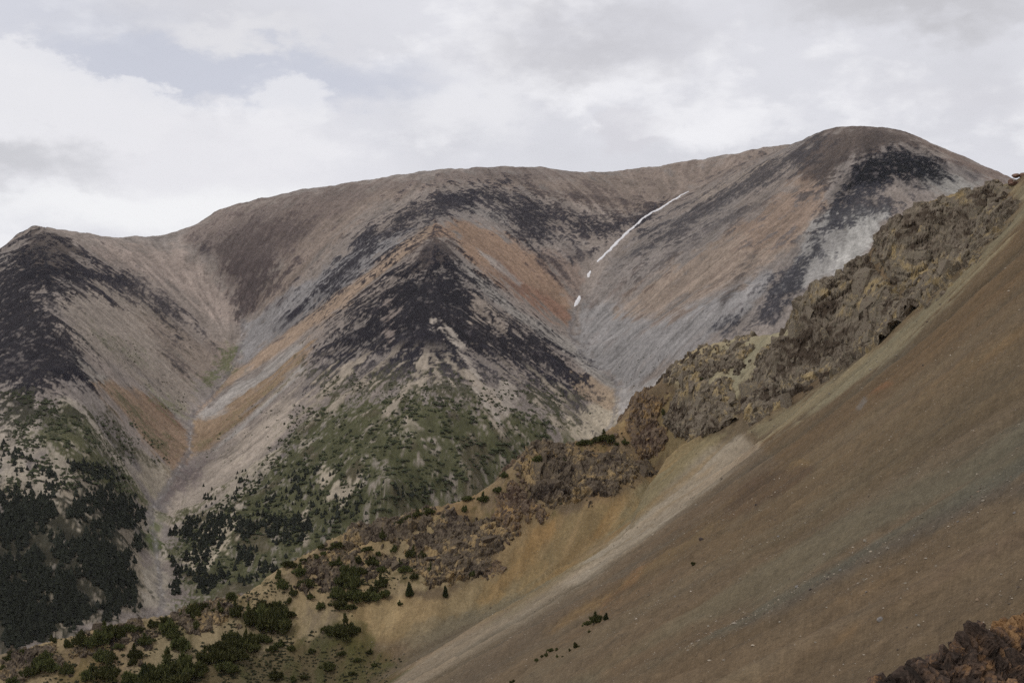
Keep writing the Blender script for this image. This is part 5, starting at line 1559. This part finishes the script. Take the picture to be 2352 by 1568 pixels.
def stones():
    r = np.random.default_rng(77)
    n = 130000
    u = r.uniform(780, 2400, n); d = 45 * (480 / 45.0) ** r.random(n)
    x = (u - 1176) / FPX * d; z = near_z(x, d); U, V = UV(x, d, z)
    dens = 0.10 + 0.9 * np.clip(fbm(x / 14, d / 14, 4, 5) * 2.6 - 1.05, 0, 1) ** 1.5
    # rocky trains: dark streak on the big slope, trough of the fans, foot of the crag
    for ln, w_, k in (([(2352, 1080), (2150, 1180), (1950, 1290), (1760, 1400), (1600, 1480)], 26, .9), ([(1280, 1335), (1150, 1400), (1000, 1455), (880, 1490)], 16, 1.0), ([(1480, 1290), (1400, 1340), (1300, 1405)], 8, .9), ([(2240, 610), (2050, 800), (1900, 890)], 10, .8), ([(1860, 1070), (1700, 1160), (1600, 1240)], 20, .5)):
        best = np.full(n, 1e9)
        for a, b in zip(ln[:-1], ln[1:]):
            ex, ey = b[0] - a[0], b[1] - a[1]; t = np.clip(((U - a[0]) * ex + (V - a[1]) * ey) / (ex * ex + ey * ey), 0, 1)
            best = np.minimum(best, np.hypot(U - a[0] - t * ex, V - a[1] - t * ey))
        dens = np.maximum(dens, k * np.exp(-(best / w_) ** 2))
    ok = (r.random(n) < dens * 0.5) & (V < 1600) & (V > 430)
    x, d, z = x[ok], d[ok], z[ok]; n = len(x)
    s_ = (0.00022 * d + 0.028) * np.exp(r.normal(0, 0.5, n))
    base = np.array([(1, 0, 0), (0, 1, 0), (-1, 0, 0), (0, -1, 0), (0, 0, .8), (0, 0, -.8)], float)
    tri = np.array([0, 1, 4, 1, 2, 4, 2, 3, 4, 3, 0, 4])
    ro = r.random(n) * 6.28; c, q = np.cos(ro), np.sin(ro)
    jit = base[None] * (0.6 + 0.8 * r.random((n, 6, 1)))
    co = np.empty((n, 6, 3))
    co[..., 0] = (jit[..., 0] * c[:, None] - jit[..., 1] * q[:, None]) * s_[:, None] + x[:, None]
    co[..., 1] = (jit[..., 0] * q[:, None] + jit[..., 1] * c[:, None]) * s_[:, None] * .8 + d[:, None]
    co[..., 2] = jit[..., 2] * s_[:, None] * .7 + z[:, None] + s_[:, None] * .2
    f = (tri[None] + (np.arange(n) * 6)[:, None]).ravel()
    pal = np.array([ph(150, 138, 120), ph(128, 118, 104), ph(100, 90, 76), ph(80, 70, 60), ph(168, 156, 140), ph(118, 100, 80)])
    tint = np.repeat(pal[r.choice(6, n, p=[.10, .18, .26, .26, .03, .17])], 6, 0)
    m = vcol_mat('loose_stones')
    put(mesh_np('stones', co.reshape(-1, 3), f, np.full(len(f) // 3, 3), tint, m), 'stones', kind='stuff', label='small loose stones strewn over the scree')


stones()


# small natural arch on the skyline at the right edge
def rock_arch():
    r = np.random.default_rng(3); co = []; ff = []; lt = []
    d = 409.0
    root = bpy.data.objects.new('rock_arch', None); COL.objects.link(root)
    root['label'] = 'small reddish rock arch with a window on the skyline at the right edge'; root['category'] = 'rock'
    root.location = W(2336, 418, d)
    rm = stone_mat('arch_rock', ph(112, 84, 68))
    for nm, u, v, rw, rh in (('pier', 2321, 417, 7, 7), ('lintel', 2333, 404, 12, 6), ('pier', 2349, 408, 9, 14), ('block', 2362, 404, 10, 14), ('base_ledge', 2338, 424, 26, 8)):
        me = BM[r.integers(5)].copy(); me.materials.append(rm)
        p = np.array(W(u, v, d)) - np.array(root.location)
        o = put(me, nm, tuple(p), root, r.uniform(0, 6), (rw * d / FPX * 1.25, rw * d / FPX * 1.1, rh * d / FPX * 1.5))
        me.name = nm


rock_arch()

# ------------------------------------------------------------------ air
def build_haze():
    x0, x1, y0, y1, z0, z1 = -2400, 2400, -300, 3950, -720, 520
    v = [(x, y, z) for z in (z0, z1) for y in (y0, y1) for x in (x0, x1)]
    f = [(0, 2, 3, 1), (4, 5, 7, 6), (0, 1, 5, 4), (2, 6, 7, 3), (0, 4, 6, 2), (1, 3, 7, 5)]
    me = bpy.data.meshes.new('haze'); me.from_pydata(v, [], f); me.update()
    o = bpy.data.objects.new('haze', me); COL.objects.link(o)
    m = bpy.data.materials.new('haze_air'); m.use_nodes = True
    nt = m.node_tree; nt.nodes.clear()
    out = nt.nodes.new('ShaderNodeOutputMaterial'); pv = nt.nodes.new('ShaderNodeVolumePrincipled')
    pv.inputs['Color'].default_value = (0.86, 0.9, 1.0, 1)
    pv.inputs['Density'].default_value = 0.000008
    pv.inputs['Anisotropy'].default_value = 0.2
    nt.links.new(pv.outputs[0], out.inputs['Volume'])
    me.materials.append(m)
    o['kind'] = 'stuff'; o['label'] = 'thin blue-grey mountain haze'
    return o


build_haze()
